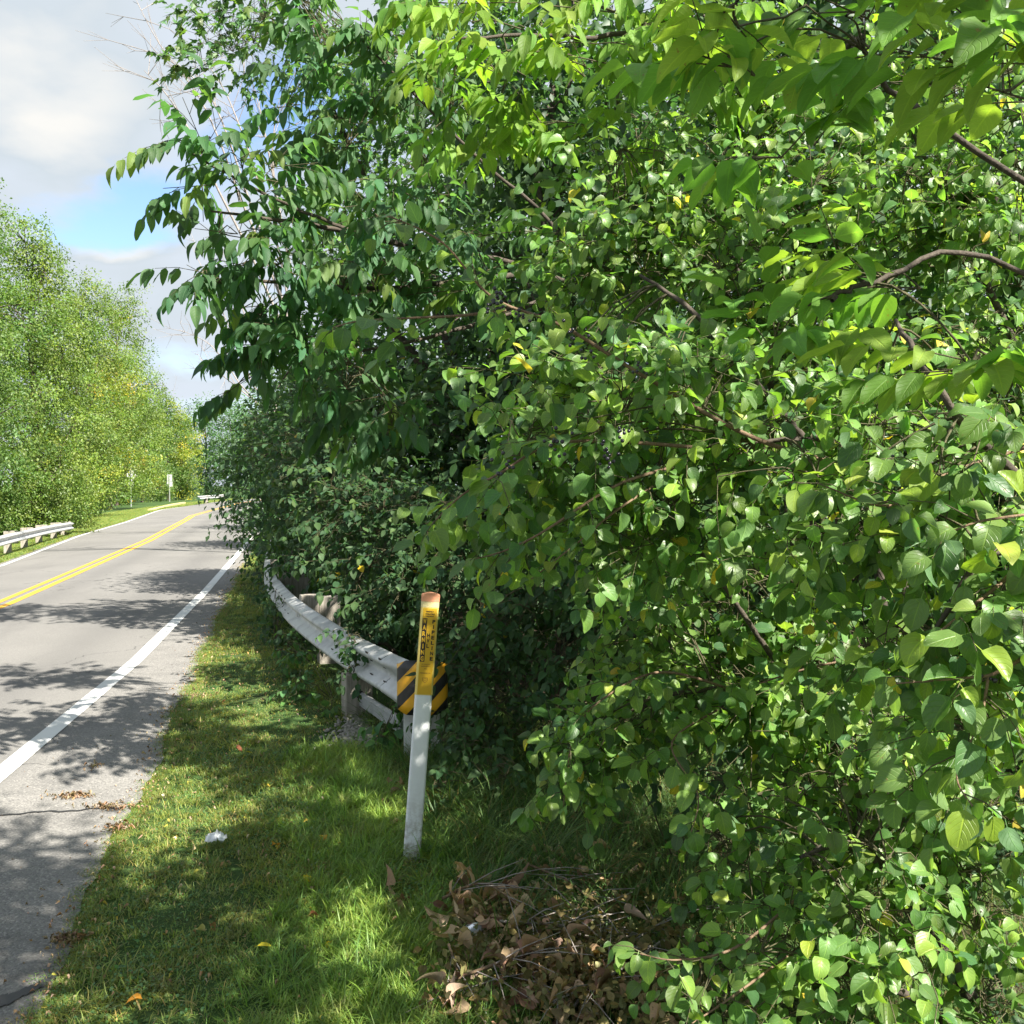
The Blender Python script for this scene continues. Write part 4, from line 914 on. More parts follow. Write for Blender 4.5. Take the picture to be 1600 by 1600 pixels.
# ------------------------------------------------------------------ larger trees
def tree(name, label, base, height, width, n, size, pal, group=None, trunk_r=.16, low=.1, lean=(0, 0), seed=0, pal2=None, p2=0, nb=16, flat=.85, limbs=5, cat='tree', cl=26):
    r_ = np.random.default_rng(seed+100); bz = zg(*base); root = empty(name, (base[0], base[1], bz), label, cat, group)
    B = np.array([base[0], base[1], bz]); top = B+np.array([lean[0], lean[1], height*.9])
    tk = np.array([B+(top-B)*t+np.array([math.sin(t*5+seed)*.12, math.cos(t*4+seed)*.12, 0])*min(1, t*3) for t in np.linspace(0, 1, 9)])
    tk[0, 2] -= .2; tube_obj([tk], [np.linspace(trunk_r, .02, 9)], 'trunk', M_bark, root, 8)
    bl = []
    for i in range(nb):
        f = low+(1-low)*(i+.5)/nb; prof = math.sin(math.pi*min(1, (f*.78+.18)))**.7; a = i*2.4+seed
        rr = width/2*prof; c = B+np.array([lean[0]*f, lean[1]*f, 0])+np.array([math.cos(a)*rr*.55, math.sin(a)*rr*.55*flat, height*f*.93]); q = width*r_.uniform(.20, .32)*(.65+.35*prof)
        bl.append((c, q*r_.uniform(.85, 1.2), q*flat, q*r_.uniform(.6, .9)))
    pol = []; rad = []
    for i, b in enumerate(bl):
        st = tk[min(8, max(1, int((b[0][2]-B[2])/height*8-1)))]; pp = bez(st, b[0], -.1, 5, .06)
        if i % 3 == 0 and i//3 < limbs: tube_obj([pp], [np.linspace(trunk_r*.45, .02, 5)], 'limb', M_bark, root, 6)
        else: pol.append(pp); rad.append(np.linspace(trunk_r*.3, .015, 5))
        for _ in range(5):
            u = unit(r_.normal(0, 1, 3)); pol.append(bez(b[0], b[0]+u*np.array(b[1:])*.95, 0, 4, .05)); rad.append(np.linspace(.02, .006, 4))
    tube_obj(pol, rad, 'branches', M_bark, root, 5, kind='stuff')
    # foliage: clumps of leaves on the blob surfaces
    Lv = Leaves(); vol = np.array([b[1]*b[3] for b in bl]); share = (n*vol/vol.sum()).astype(int)
    for b, m in zip(bl, share):
        nc = max(3, m//cl); u = r_.normal(0, 1, (nc, 3)); u /= np.linalg.norm(u, axis=1, keepdims=True)
        wob = 1+.32*np.sin(u[:, :1]*4+b[0][0])*np.cos(u[:, 2:]*5+b[0][2])
        cc = b[0]+u*np.array(b[1:])*wob*(.72+.42*r_.uniform(0, 1, (nc, 1)))
        k = r_.integers(0, nc, m); p = cc[k]+r_.normal(0, size*1.6, (m, 3)); uu = u[k]
        d = uu*.6+r_.normal(0, .6, (m, 3))+np.array([0, 0, -.35]); nn = uu*.7+UP*.7+r_.normal(0, .34, (m, 3))
        t = tintpick(pal, nc)
        if pal2 is not None:
            yy = (np.sin(cc[:, 0]*.9+seed)+np.sin(cc[:, 2]*1.1+seed*2)+np.sin(cc[:, 1]*.8) > (2.1-1.7*p2)); t[yy] = tintpick(pal2, int(yy.sum())) if yy.any() else t[yy]
        tt_ = t[k]*r_.uniform(.88, 1.14, (m, 1))
        Lv.addmany(list(p), list(d), list(nn), list(size*r_.uniform(.7, 1.3, m)), list(tt_))
    Lv.build('far', ML_far, root, 0, stuffname='foliage')
    return root
def tree_px(name, label, px, top, wpx, Z, n, size, pal, **k):
    b = P(px, 757, Z); h = (757-top)/FPX*Z+EYE-zg(b.x, b.y); return tree(name, label, (b.x, b.y), h, wpx/FPX*Z, n, size, pal, **k)
GL = 'sunlit trees along the far side of the road'
LT = [  # px, top, width px, Z, leaves, size, label, pal2 share
    (-108, 225, 310, 27, 50000, .085, 'tall green tree cut by the left edge of the view', -.3),
    (58, 335, 190, 38, 44000, .10, 'bushy tree with sparse top twigs right of the leftmost tree', .3),
    (-50, 470, 170, 32, 22000, .09, 'broad middle green tree behind the left guardrail', -.3),
    (122, 430, 170, 60, 38000, .13, 'light green rounded tree in the middle of the far side row', .2),
    (182, 440, 140, 95, 28000, .18, 'pale green narrow tree leaning towards the road above the gap of sky', .35),
    (172, 540, 150, 80, 24000, .16, 'yellowing tree behind the diamond sign', .7),
    (222, 590, 95, 110, 16000, .20, 'dull green tree between the two road signs', .3),
    (262, 610, 85, 128, 14000, .22, 'dense green tree behind the rectangular sign', .1),
    (284, 640, 55, 136, 9000, .24, 'yellow leaved tree beside the far bend', 1.0),
]
PAL_MID = [(5, .065, .130, .024), (4, .088, .155, .028), (1, .12, .18, .03)]
for i, (px, top, w, Z, n, s, lab, p2) in enumerate(LT):
    tree_px('roadside_tree', lab, px, top, w, Z, n, s, PAL_MID if i in (0, 2, 7) else PAL_SUNL, group=GL, seed=i, pal2=PAL_YEL, p2=p2, trunk_r=.18, low=.34 if i == 0 else .2 if i == 2 else .10, flat=.9, nb=18)
GB = 'bushes under the trees on the far side of the road'
for i, (px, top, w, Z, n, s, lab, p2) in enumerate([
    (-22, 738, 95, 33, 11000, .085, 'grey green bush overhanging the left guardrail', -.5),
    (38, 742, 95, 37, 11000, .085, 'dark bush filling the gap behind the end of the left guardrail', -.5),
    (-60, 730, 120, 36, 9000, .09, 'bush at the very left edge behind the guardrail', -.5),
    (92, 705, 100, 45, 12000, .10, 'rounded bush just past the end of the left guardrail', -.3),
    (138, 695, 75, 62, 9000, .12, 'green bush left of the diamond sign', .15),
    (186, 715, 60, 98, 7000, .16, 'low bush behind the diamond sign post', .2),
    (243, 718, 60, 119, 7000, .18, 'low bush behind the rectangular sign post', .1),
    (284, 730, 34, 130, 4000, .18, 'small bush beside the far kerb', .1)]):
    tree_px('bush', lab, px, top, w, Z, n, s, PAL_MID if i % 2 == 0 else PAL_SUNL, group=GB, seed=30+i, pal2=PAL_YEL, p2=p2, trunk_r=.05, low=.05, nb=9, cat='bush')
GF = 'trees beyond the bend of the road'
for i, (px, top, w, Z, lab) in enumerate([(322, 620, 80, 165, 'dark green tree closing the view beyond the bend'), (365, 625, 90, 160, 'hazy green tree beyond the bend right of the dark one'), (250, 640, 90, 170, 'distant tree showing behind the yellow leaved one'), (410, 610, 100, 150, 'distant tree mostly hidden behind the right thicket')]):
    tree_px('distant_tree', lab, px, top, w, Z, 8000, .32, PAL_ASH, group=GF, seed=50+i, trunk_r=.25, low=.02, nb=14)
# right side trees: row behind the guardrail and a belt behind the thicket
GR = 'trees of the belt behind the guardrail'
RT = [ # x, y, height, width, n, label
    (-3.3, 17.5, 4.0, 2.5, 9000, 'dark rounded tree hanging over the guardrail where it vanishes'),
    (-5.4, 27, 5.2, 3.8, 9000, 'dark tree by the far end of the right guardrail'),
    (-7.6, 38, 6.5, 4.6, 8000, 'shaded tree farther along the right side of the road'),
    (-11.2, 56, 8.0, 6.2, 8000, 'shaded tree where the right side meets the bend'),
    (-15.5, 78, 9.5, 8, 7000, 'farthest shaded tree on the inside of the bend'),
    (-2.6, 15.5, 4.8, 3.0, 9000, 'leafy dark tree behind the bulging shrub'),
    (-.3, 14, 8.6, 4.6, 26000, 'tall tree behind the leaning ash'),
    (2.6, 12.5, 9.0, 5.0, 27000, 'tall tree behind the middle of the thicket'),
    (5.8, 11.5, 9.0, 5.2, 22000, 'tall tree behind the right of the thicket'),
    (8.5, 9.5, 8.6, 5.0, 15000, 'tall tree behind the far right of the thicket'),
    (5.0, 7.2, 6.0, 3.4, 12000, 'shaded small tree close behind the right edge buckthorn'),
    (2.3, 7.0, 7.4, 3.6, 16000, 'shaded small tree inside the middle of the thicket'),
    (.5, 9.8, 7.0, 3.2, 14000, 'slim shaded tree between the leaning ash and the brambles'),
]
for i, (x, y, h, w, n, lab) in enumerate(RT):
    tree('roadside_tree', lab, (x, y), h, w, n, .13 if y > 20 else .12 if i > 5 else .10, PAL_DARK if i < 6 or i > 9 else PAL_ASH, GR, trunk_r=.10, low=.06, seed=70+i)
# unseen tree added beside the viewpoint; its crown shades the near road
tree('roadside_tree', 'unseen slender high crowned tree added to shade the near road', (2.4, .7), 6.6, 2.0, 4000, .10, PAL_ASH, GR, trunk_r=.05, low=.62, seed=131, nb=10, lean=(-1.45, .25))

# bare dead branches
def dead_tree(label, base, lines, r0=.05):
    root = empty('dead_tree', (base[0], base[1], zg(*base)), label, 'tree'); pol = []; rad = []
    B = np.array([base[0], base[1], zg(*base)-.2])
    lead = []
    for ln in lines:
        sp = smoothpath([tuple(P(*q)) for q in ln], 4); lead.append(sp[0]); pol.append(sp); rad.append(np.linspace(.03, .008, len(sp)))
        for _ in range(11):
            i = rng.integers(len(sp)//4, len(sp)-1); d = unit(sp[i+1]-sp[i]); dr = unit(d*.8+rng.normal(0, .6, 3)+UP*.2); L_ = rng.uniform(.4, 1.3)
            q = np.array([sp[i], sp[i]+dr*L_*.5+rng.normal(0, .05, 3), sp[i]+dr*L_+UP*.15*L_]); pol.append(q); rad.append(np.array([.012, .009, .005]))
            for _ in range(2):
                dr2 = unit(dr+rng.normal(0, .6, 3)); pol.append(np.array([q[1], q[1]+dr2*L_*.4])); rad.append(np.array([.007, .004]))
    fork = np.mean(lead, axis=0)*.5+B*.5
    tk = bez(B, fork, 0, 5, .05); tube_obj([tk], [np.linspace(r0*1.8, r0*1.2, 5)], 'trunk', M_dead, root, 7)
    for l_ in lead: pol.append(bez(fork, l_, .1, 5, .05)); rad.append(np.linspace(r0, .03, 5))
    tube_obj(pol, [r*.7 for r in rad], 'branches', M_dead, root, 5, kind='stuff')
dead_tree('bare dead tree with pale leafless branches against the clouds at top left', (-3.5, 24), [[(345, 225, 22), (310, 150, 22), (250, 70, 22), (215, 5, 22)], [(360, 225, 22), (325, 145, 22), (265, 95, 22), (205, 72, 22)], [(385, 225, 22), (355, 150, 22), (325, 100, 22)], [(420, 240, 22), (408, 180, 22), (395, 130, 22)], [(425, 240, 22), (432, 180, 22), (450, 140, 22)], [(300, 210, 22), (262, 150, 22), (225, 110, 22)]])
dead_tree('bare twiggy dead tree showing below the leaning ash', (-6.0, 36), [[(375, 600, 33), (330, 540, 33), (280, 515, 33)], [(380, 560, 33), (340, 470, 33), (300, 385, 33)], [(385, 500, 33), (360, 420, 33), (345, 330, 33)], [(390, 620, 33), (345, 585, 33), (310, 560, 33)]])
dead_tree('thin bare tree top standing behind the far tree row', (-70, 185), [[(262, 640, 180), (258, 615, 180), (252, 595, 180)], [(270, 640, 180), (272, 612, 180), (276, 590, 180)]], .12)

# ------------------------------------------------------------------ grass (instanced tufts, stuff)
def tuft_obj(name, nb, h, w, spread, bend, pal, wide=0, seg=3):
    V = []; F = []; T = []
    for _ in range(nb):
        a = rng.uniform(0, 2*np.pi); r = spread*math.sqrt(rng.uniform()); c = np.array([math.cos(a)*r, math.sin(a)*r, -.005]); az = rng.uniform(0, 2*np.pi)
        dirh = np.array([math.cos(az), math.sin(az), 0]); sd = np.array([-dirh[1], dirh[0], 0]); H = h*rng.uniform(.5, 1.15); bd = bend*rng.uniform(.4, 1.4); col = tintpick(pal)
        ww = w*rng.uniform(.6, 1.2); k = len(V); p = c.copy(); ang = rng.uniform(.05, .5)
        for i in range(seg+1):
            f = i/seg; wd = ww*(1-f**1.6)+.0003
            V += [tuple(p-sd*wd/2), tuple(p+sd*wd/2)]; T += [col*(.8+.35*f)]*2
            ang += bd/seg; p = p+(dirh*math.sin(ang)+UP*math.cos(ang))*H/seg
            if i: q = k+2*i; F.append((q-2, q-1, q+1, q))
    for _ in range(wide):   # small round weed leaves
        a = rng.uniform(0, 2*np.pi); r = spread*rng.uniform(); c = np.array([math.cos(a)*r, math.sin(a)*r, h*rng.uniform(.3, .8)]); col = tintpick(PAL_ASH)*1.1; k = len(V); s = .0055*rng.uniform(.6, 1.3)
        tl = rng.normal(0, .3, 2)
        for i in range(6): b = i*math.pi/3; V.append((c[0]+math.cos(b)*s, c[1]+math.sin(b)*s, c[2]+math.cos(b)*s*tl[0]+math.sin(b)*s*tl[1])); T.append(col)
        F.append(tuple(range(k, k+6)))
    me = mesh_np(name, V, np.concatenate([np.array(f) for f in F]), np.array([len(f) for f in F]), np.array(T)); me.materials.append(M_grass)
    return bpy.data.objects.new(name, me)
M_grass = None
def m_grass():
    b = NB('grass blade'); t = b.attr('tint'); n = b.noise(1.3, 3, .6, b.geo()); n2 = b.noise(7, 3, .6, b.geo())
    c = b.mix(b.range(n, .35, .7, 0, .55), t, b.mix(1, t, (1.5, 1.15, .9), 'MULTIPLY')); c = b.mix(b.range(n2, .52, .75, 0, .6), c, (.20, .17, .07))
    p = b.bsdf(c, .5, 0, .35); tr = b.n('ShaderNodeBsdfTranslucent'); b.l(b.mix(1, c, (1.9, 1.9, .8), 'MULTIPLY'), tr.inputs[0])
    ms = b.n('ShaderNodeMixShader'); ms.inputs[0].default_value = .35; b.l(p, ms.inputs[1]); b.l(tr.outputs[0], ms.inputs[2]); return b.done(ms.outputs[0])
M_grass = m_grass()
PAL_GR = [(5, .160, .235, .050), (4, .195, .275, .065), (2, .11, .18, .045), (1.2, .30, .28, .10), (.7, .38, .31, .15)]
PAL_GRT = [(5, .140, .25, .045), (3, .175, .285, .055), (1, .08, .17, .04)]
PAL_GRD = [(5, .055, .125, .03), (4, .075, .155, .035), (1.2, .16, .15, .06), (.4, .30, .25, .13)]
def scatter(name, label, protos, pts, scl, cat='grass'):
    col = bpy.data.collections.new(name+' tufts')
    for p in protos: col.objects.link(p)
    V = np.array(pts, np.float32); me = bpy.data.meshes.new(name); me.vertices.add(len(V)); me.vertices.foreach_set('co', V.ravel())
    a = me.attributes.new('sc', 'FLOAT', 'POINT'); a.data.foreach_set('value', np.asarray(scl, np.float32))
    a = me.attributes.new('rot', 'FLOAT_VECTOR', 'POINT'); rv = np.zeros((len(V), 3), np.float32); rv[:, 2] = rng.uniform(0, 6.28, len(V)); rv[:, :2] = rng.normal(0, .12, (len(V), 2)); a.data.foreach_set('vector', rv.ravel())
    me.update(); o = link(name, me, None); tag(o, label, cat, kind='stuff')
    g = bpy.data.node_groups.new(name, 'GeometryNodeTree'); g.interface.new_socket('Geometry', in_out='INPUT', socket_type='NodeSocketGeometry'); g.interface.new_socket('Geometry', in_out='OUTPUT', socket_type='NodeSocketGeometry')
    N = g.nodes.new; gi = N('NodeGroupInput'); go = N('NodeGroupOutput'); ci = N('GeometryNodeCollectionInfo'); ip = N('GeometryNodeInstanceOnPoints')
    ci.inputs['Collection'].default_value = col; ci.inputs['Separate Children'].default_value = True; ci.inputs['Reset Children'].default_value = True
    a1 = N('GeometryNodeInputNamedAttribute'); a1.data_type = 'FLOAT'; a1.inputs['Name'].default_value = 'sc'
    a2 = N('GeometryNodeInputNamedAttribute'); a2.data_type = 'FLOAT_VECTOR'; a2.inputs['Name'].default_value = 'rot'
    er = N('FunctionNodeEulerToRotation')
    k = g.links.new; k(gi.outputs[0], ip.inputs['Points']); k(ci.outputs[0], ip.inputs['Instance']); ip.inputs['Pick Instance'].default_value = True
    k(a2.outputs[0], er.inputs[0]); k(er.outputs[0], ip.inputs['Rotation']); k(a1.outputs[0], ip.inputs['Scale']); k(ip.outputs[0], go.inputs[0])
    md = o.modifiers.new('scatter', 'NODES'); md.node_group = g; return o
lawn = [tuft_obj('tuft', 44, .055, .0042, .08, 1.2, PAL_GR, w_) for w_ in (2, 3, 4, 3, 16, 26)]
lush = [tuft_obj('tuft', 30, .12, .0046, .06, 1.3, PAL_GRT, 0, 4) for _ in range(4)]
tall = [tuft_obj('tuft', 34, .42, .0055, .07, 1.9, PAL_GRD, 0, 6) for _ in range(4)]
def verge_right(Y): return float(np.interp(Y, [-3, 3.2, 3.8, 4.6, 5.6, 6.4, 7.6, 11, 18.6, 30, 50], [.35, -.15, -.28, -.50, -.72, -.95, -1.45, -2.62, -4.5, -7.1, -11.6]))
pts = []; sc = []
Y = 2.3
for _ in range(2600):
    y = 2.6+rng.uniform(0, 1)**1.6*22; x = at(El, y)+ragged(y)+rng.normal(.0, .028); pts.append((x, y, zg(x, y)-.005)); sc.append(rng.uniform(.3, .62)*(1 if y < 8 else 1.3))
while Y < 60:
    den = 330 if Y < 5 else 260 if Y < 8 else 110 if Y < 14 else 45 if Y < 26 else 16; dy = .3 if Y < 14 else 1
    a, b = at(El, Y)-.08, verge_right(Y)+.25
    for _ in range(int(den*dy*(b-a))):
        x, y = rng.uniform(a, b), Y+rng.uniform(0, dy)
        e_ = x-at(El, y)-ragged(y)
        if e_ < .02+.05*math.sin(y*9)+.03*math.sin(y*23) and rng.uniform() < .75: continue
        pts.append((x, y, zg(x, y))); s_ = rng.uniform(.6, 1.1)*(1 if y < 8 else 1.15 if y < 14 else 1.5 if y < 26 else 2.2)*(.7 if e_ < .12 else 1); sc.append(s_*(.75+.35*math.sin(x*2+y*1.3)**2))
    Y += dy
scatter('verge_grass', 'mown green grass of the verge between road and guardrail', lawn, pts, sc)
pts = []; sc = []
for _ in range(1500):
    y = rng.uniform(2.6, 6.4); vr = verge_right(y); x = vr+rng.normal(-.12, .17)
    if x > vr+.22 or x < vr-.65: continue
    pts.append((x, y, zg(x, y))); sc.append(rng.uniform(.6, 1.35))
for _ in range(500):
    y = rng.uniform(2.7, 4.6); x = rng.uniform(-.95, -.15); pts.append((x, y, zg(x, y))); sc.append(rng.uniform(.5, .95))
nearfoot = lambda x, y: abs(x-mk_base.x) < .10 and mk_base.y-.55 < y < mk_base.y+.02
keep = [i for i, q in enumerate(pts) if not nearfoot(q[0], q[1])]; pts = [pts[i] for i in keep]; sc = [sc[i] for i in keep]
for _ in range(16):
    a = rng.uniform(-.9, 1.2); r = rng.uniform(.07, .14); pts.append((mk_base.x+r*math.cos(a)+.05, mk_base.y+r*math.sin(a)*.8, mk_base.z)); sc.append(rng.uniform(1.0, 1.9))
scatter('lush_grass', 'longer bright grass along the right edge of the verge and round the marker foot', lush, pts, sc)
pts = []; sc = []
for _ in range(1300):
    y = rng.uniform(3.6, 7.6); x = verge_right(y)+.2+rng.uniform(0, 1.0)**1.2*3.6
    pts.append((x, y, zg(x, y)-.01)); sc.append(rng.uniform(.45, 1.0))
for _ in range(150):
    y = rng.uniform(3.0, 4.6); x = rng.uniform(-.25, .7); pts.append((x, y, zg(x, y)-.01)); sc.append(rng.uniform(.25, .5))
for _ in range(420):
    y = rng.uniform(2.3, 3.9); x = rng.uniform(.45, 2.9); pts.append((x, y, zg(x, y)-.01)); sc.append(rng.uniform(.35, .7))
scatter('tall_grass', 'tall drooping half dry grass in the shade behind the marker post', tall, pts, sc)
pts = []; sc = []
for _ in range(26000):
    y = rng.uniform(12, 120); l = at(Ll, y); w_ = 1.6 if y < 40 else 3.2; x = l-.32-rng.uniform(0, w_)
    pts.append((x, y, zg(x, y))); sc.append(1.2+y*.028)
scatter('far_grass', 'sunlit grass strip along the far side of the road', lawn[:3], pts, sc)

# ------------------------------------------------------------------ ground litter
def fallen(px, py, size, pal, label, group=None, kind='round'):
    x, y = gpt(px, py); z = zg(x, y)+.035
    tv, tuv, tf = TEMPL[kind][rng.integers(0, len(TEMPL[kind]))]; me = mesh_np('fallen_leaf', tv, np.concatenate([np.array(f) for f in tf]), np.array([len(f) for f in tf]), np.tile(tintpick(pal), (len(tv), 1)), tuv)
    o = link('fallen_leaf', me, ML_dead); o.location = (x, y, z); o.scale = (size,)*3; o.rotation_euler = (rng.normal(0, .35), rng.normal(0, .35), rng.uniform(0, 6.28)); return tag(o, label, 'leaf', group)
PO = [(1, .55, .26, .03)]; PY = [(1, .62, .48, .03)]; PR = [(1, .30, .11, .06)]
for px, py, s, pal, lab, k in ((492, 1327, .06, PO, 'left of the pair of orange leaves in the grass above the big dark patch', 'round'), (506, 1322, .065, PO, 'right and larger of the pair of orange leaves in the grass', 'round'), (420, 1342, .06, PO, 'single dull orange leaf left of the orange pair', 'round'),
                              (476, 1388, .05, PY, 'bright yellow leaf in the grass below the orange pair', 'round'), (322, 1470, .07, PR, 'reddish brown leaf in the grass near the bottom of the verge', 'dead'), (475, 1458, .06, PR, 'brown curled leaf in the longer grass', 'dead'),
                              (366, 1180, .07, PR, 'dark brown curled leaf in the shaded verge grass', 'dead'), (378, 1188, .045, PY, 'small yellow leaf beside the dark brown one', 'round'), (350, 1105, .06, PR, 'small brown leaf far up the verge', 'dead'),
                              (392, 1507, .05, PY, 'yellow leaf near the bottom of the verge', 'round'), (595, 1165, .08, PO, 'orange brown leaf under the striped rail end', 'dead'), (518, 1497, .05, PY, 'yellow leaf standing upright in the long grass', 'small'), (222, 1592, .06, PO, 'orange leaf at the very bottom of the verge', 'round'), (300, 1480, .05, [(1, .5, .45, .2)], 'pale straw coloured leaf beside the reddish one', 'round')):
    fallen(px, py, s, pal, lab, None, k)
# brown debris on the shoulder
def debris(px, py, wpx, n, label):
    x, y = gpt(px, py); w = wpx*y/FPX; root = empty('leaf_debris', (x, y, zg(x, y)), label, 'debris'); Lv = Leaves()
    for _ in range(n):
        p = np.array([x+rng.normal(0, w*.3), y+rng.normal(0, .03), zg(x, y)+.012+abs(rng.normal(0, .006))]); Lv.add(p, rng.normal(0, 1, 3)*np.array([1, 1, .2]), UP+rng.normal(0, .5, 3), rng.uniform(.012, .035), tintpick(PAL_DEAD)*.7)
    Lv.build('dead', ML_dead, root, 0, stuffname='crumbs')
debris(108, 1251, 60, 130, 'small heap of brown leaf litter on the shoulder'); debris(165, 1268, 75, 130, 'brown litter caught in the crack at the pavement edge'); debris(140, 1204, 26, 26, 'few brown leaf scraps near the white line'); debris(300, 1090, 60, 60, 'brown scraps along the pavement edge farther on')
debris(180, 1300, 40, 60, 'brown needles at the edge of the turf'); debris(95, 1480, 50, 110, 'dry brown litter along the near pavement edge')
# scattered specks along the edge
Lv = Leaves()
for _ in range(1500):
    y = rng.uniform(2.9, 22); x = at(El, y)+ragged(y)+rng.normal(-.03, .07)
    Lv.add(np.array([x, y, zg(x, y)+.014]), rng.normal(0, 1, 3)*np.array([1, 1, .15]), UP+rng.normal(0, .4, 3), rng.uniform(.012, .03), tintpick(PAL_DEAD))
for _ in range(160):
    y = rng.uniform(3.2, 14); x = at(Rl, y)+rng.uniform(.1, 1.2); Lv.add(np.array([x, y, zg(x, y)+.010]), rng.normal(0, 1, 3)*np.array([1, 1, .1]), UP+rng.normal(0, .3, 3), rng.uniform(.008, .025), tintpick(PAL_DEAD)*.6)
for _ in range(900):
    y = rng.uniform(2.9, 12); x = rng.uniform(at(El, y), verge_right(y)); Lv.add(np.array([x, y, zg(x, y)+rng.uniform(.015, .04)]), rng.normal(0, 1, 3)*np.array([1, 1, .3]), UP+rng.normal(0, .5, 3), rng.uniform(.012, .03), tintpick(PAL_DEAD+[(3, .4, .34, .06)]))
rt = empty('litter', (-2, 6, zg(-2, 6)), 'fine brown leaf crumbs strewn along the pavement edge and verge', 'litter'); Lv.build('dead', ML_dead, rt, 0, stuffname='crumbs')
# white rag
def crumple(name, px, py, w, h, mat, label, cat, seed):
    x, y = gpt(px, py); r_ = np.random.default_rng(seed); V = []; n, m = 12, 7; F = []
    for j in range(m):
        for i in range(n):
            u, v = i/(n-1)-.5, j/(m-1)-.5; V.append((x+u*w*(1-.5*abs(v))+r_.normal(0, w*.02), y+v*h+r_.normal(0, h*.06), zg(x, y)+.05+.03*math.cos(u*3)*math.cos(v*3)+r_.normal(0, .008)))
    for j in range(m-1):
        for i in range(n-1): q = j*n+i; F.append((q, q+1, q+n+1, q+n))
    me = mesh_np(name, V, np.array(F).ravel(), np.full(len(F), 4), smooth=False); o = link(name, me, mat); s = o.modifiers.new('s', 'SOLIDIFY'); s.thickness = .003; return tag(o, label, cat)
M_tissue = m_plain('white tissue', (.72, .74, .76), .8, .15)
crumple('paper_scrap', 333, 1334, .10, .07, M_tissue, 'crumpled white paper scrap lying in the verge grass', 'paper', 3)
crumple('paper_scrap', 749, 1502, .075, .14, m_plain('beige card', (.5, .40, .28), .8, .3), 'beige crumpled card among the dead leaves beside the plastic bottle', 'paper', 5)
bx, by = gpt(733, 1487); bo = empty('plastic_bottle', (bx, by, zg(bx, by)+.06), 'flattened clear bluish plastic bottle lying among the dead brown leaves', 'bottle')
b = NB('clear plastic'); pb = b.n('ShaderNodeBsdfPrincipled'); pb.inputs['Base Color'].default_value = (.62, .68, .78, 1); pb.inputs['Roughness'].default_value = .2; pb.inputs['Transmission Weight'].default_value = .55; M_pet = b.done(pb.outputs[0])
prf = [(0, .012), (.012, .028), (.05, .03), (.09, .027), (.12, .03), (.145, .024), (.165, .012), (.18, .012)]
rings = [[Vector((math.cos(a)*r, y_-.09, math.sin(a)*r*.7)) for a in np.linspace(0, 2*math.pi, 13)[:-1]] for y_, r in prf]
MB().loft(rings).build('bottle_body', M_pet, bo); MB().cyl((0, .09, 0), (0, .105, 0), .014, n=12).build('cap', M_pwhite, bo); bo.rotation_euler = (R(-25), 0, R(25))
# gravel by the rail post
gp = []; gx, gy = gpt(548, 1150)
stone_me = []
for k in range(3):
    r_ = np.random.default_rng(k); rings = [[Vector((math.sin(a)*math.cos(t)*r_.uniform(.8, 1.2), math.sin(a)*math.sin(t)*r_.uniform(.7, 1.1), math.cos(a)*.6)) for t in np.linspace(0, 2*math.pi, 7)[:-1]] for a in (.3, 1.1, 1.9, 2.7)]
    stone_me.append(bpy.data.objects.new('pebble', MB().loft(rings, smooth=False).mesh('pebble'))); stone_me[-1].data.materials.append(m_plain('pale stone', (.26, .245, .22), .85, .4, .2))
for _ in range(600):
    a = rng.normal(0, 1, 2); x, y = gx+a[0]*.09+.05, gy+a[1]*.28; gp.append((x, y, zg(x, y)+.02))
scatter('gravel', 'patch of pale pebbles by the foot of the nearest guardrail post', stone_me, gp, rng.uniform(.006, .018, len(gp)), 'gravel')

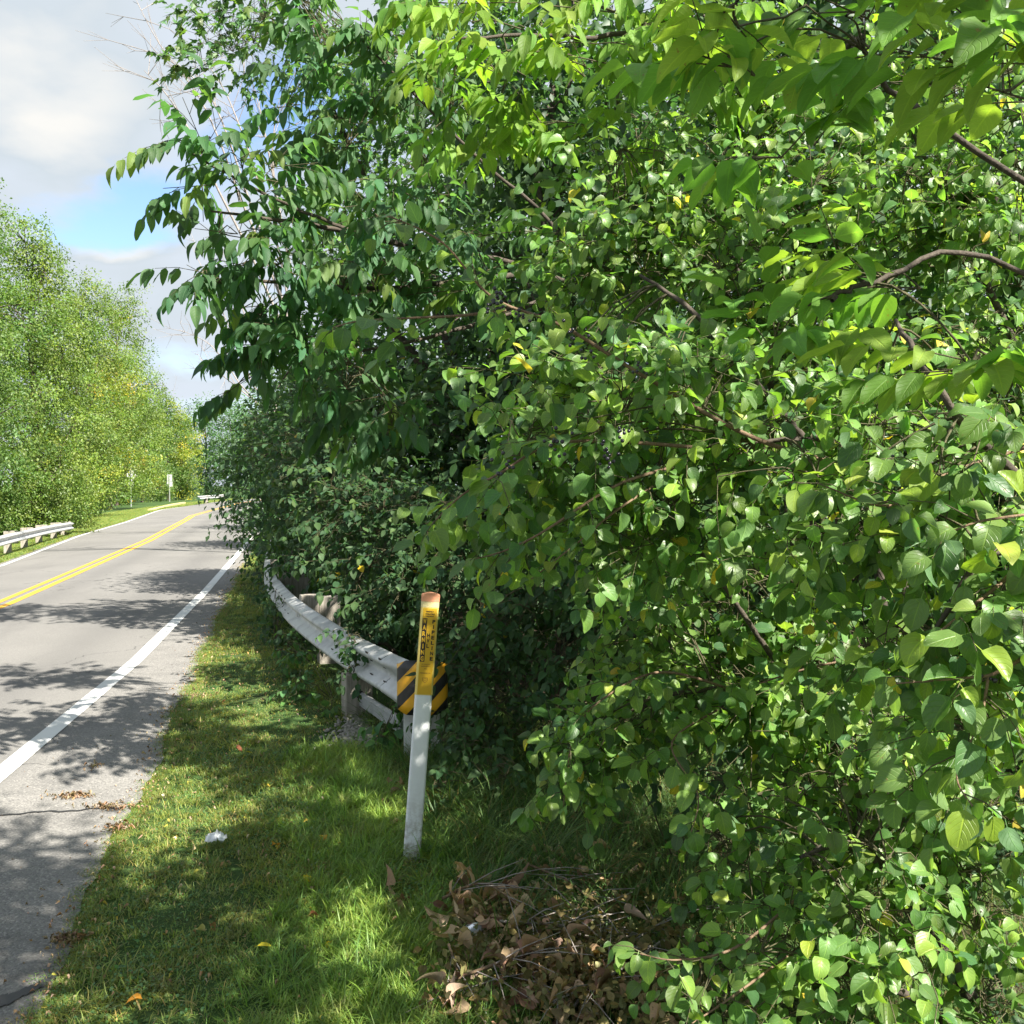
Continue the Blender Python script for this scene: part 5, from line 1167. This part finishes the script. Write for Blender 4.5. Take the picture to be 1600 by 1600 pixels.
# dead brush pile
x, y = gpt(840, 1500); br = empty('brush_pile', (x, y, zg(x, y)), 'pile of cut branches with curled brown dead leaves at the bottom middle', 'brush'); Lv = Leaves(); pol = []; rad = []
def pile_pt(px, py, h=.12): q = gpt(px, min(py+20, 1700)); return np.array([q[0], q[1], zg(*q)+rng.uniform(.02, h)])
for ln in ([(700, 1570), (820, 1540), (880, 1500), (905, 1450)], [(690, 1440), (760, 1430), (850, 1480), (960, 1500)], [(740, 1400), (820, 1440), (900, 1540)], [(1040, 1500), (950, 1560), (860, 1600)], [(780, 1480), (900, 1470), (1020, 1480)], [(880, 1600), (960, 1520), (1060, 1450)], [(700, 1520), (740, 1600)], [(820, 1370), (900, 1400), (980, 1480)]):
    sp = smoothpath([tuple(pile_pt(*q, .16)) for q in ln], 5); tube_obj([sp], [np.linspace(.006, .0025, len(sp))], 'branch', M_dead if rng.uniform() < .5 else M_twig, br, 6)
    for _ in range(14):
        i = rng.integers(1, len(sp)-1); d = unit(sp[i+1]-sp[i-1]); dr = unit(d+rng.normal(0, .8, 3)*np.array([1, 1, .3])+np.array([0, 0, .12])); pol.append(np.array([sp[i], sp[i]+dr*.12, sp[i]+dr*.25+np.array([0, 0, -.02])])); rad.append(np.array([.0025, .002, .001]))
tube_obj(pol, rad, 'twigs', M_dead, br, 4, kind='stuff')
def heap(cx, cy, sx, sy, n, size, pal, h=.14, dirz=-.4):
    for _ in range(n):
        p = pile_pt(cx+rng.normal(0, sx), cy+rng.normal(0, sy), h); Lv.add(p, rng.normal(0, 1, 3)*np.array([1, 1, .6])+np.array([0, 0, dirz]), rng.normal(0, 1, 3)+UP*.7, size*rng.uniform(.6, 1.3), tintpick(pal))
heap(780, 1440, 50, 22, 90, .095, PAL_DEAD); heap(850, 1530, 60, 32, 170, .09, PAL_DEAD); heap(900, 1370, 45, 20, 50, .09, PAL_DEAD, .12); heap(720, 1400, 14, 22, 14, .10, PAL_DEAD); heap(700, 1590, 16, 16, 14, .11, PAL_DEAD); heap(620, 1410, 10, 15, 6, .08, PAL_DEAD, .05); heap(615, 1230, 18, 25, 26, .08, PAL_DEAD, .05); heap(960, 1580, 60, 20, 50, .08, PAL_DEAD)
Lv.build('dead', ML_dead, br, 300)
Lv = Leaves()
heap(930, 1520, 85, 60, 1900, .034, PAL_DRY, .16); heap(990, 1420, 50, 50, 450, .032, PAL_DRY, .12); heap(820, 1480, 60, 50, 450, .032, PAL_DRY, .12); heap(720, 1530, 30, 40, 350, .034, PAL_DRY, .12); heap(1050, 1570, 60, 30, 550, .034, PAL_DRY, .14)
Lv.build('small', ML_dead, br, 0, stuffname='dry_leaves')
print('objects', len(bpy.data.objects), 'tris', sum(len(o.data.loops)-2*len(o.data.polygons) for o in C.objects if o.type == 'MESH'))
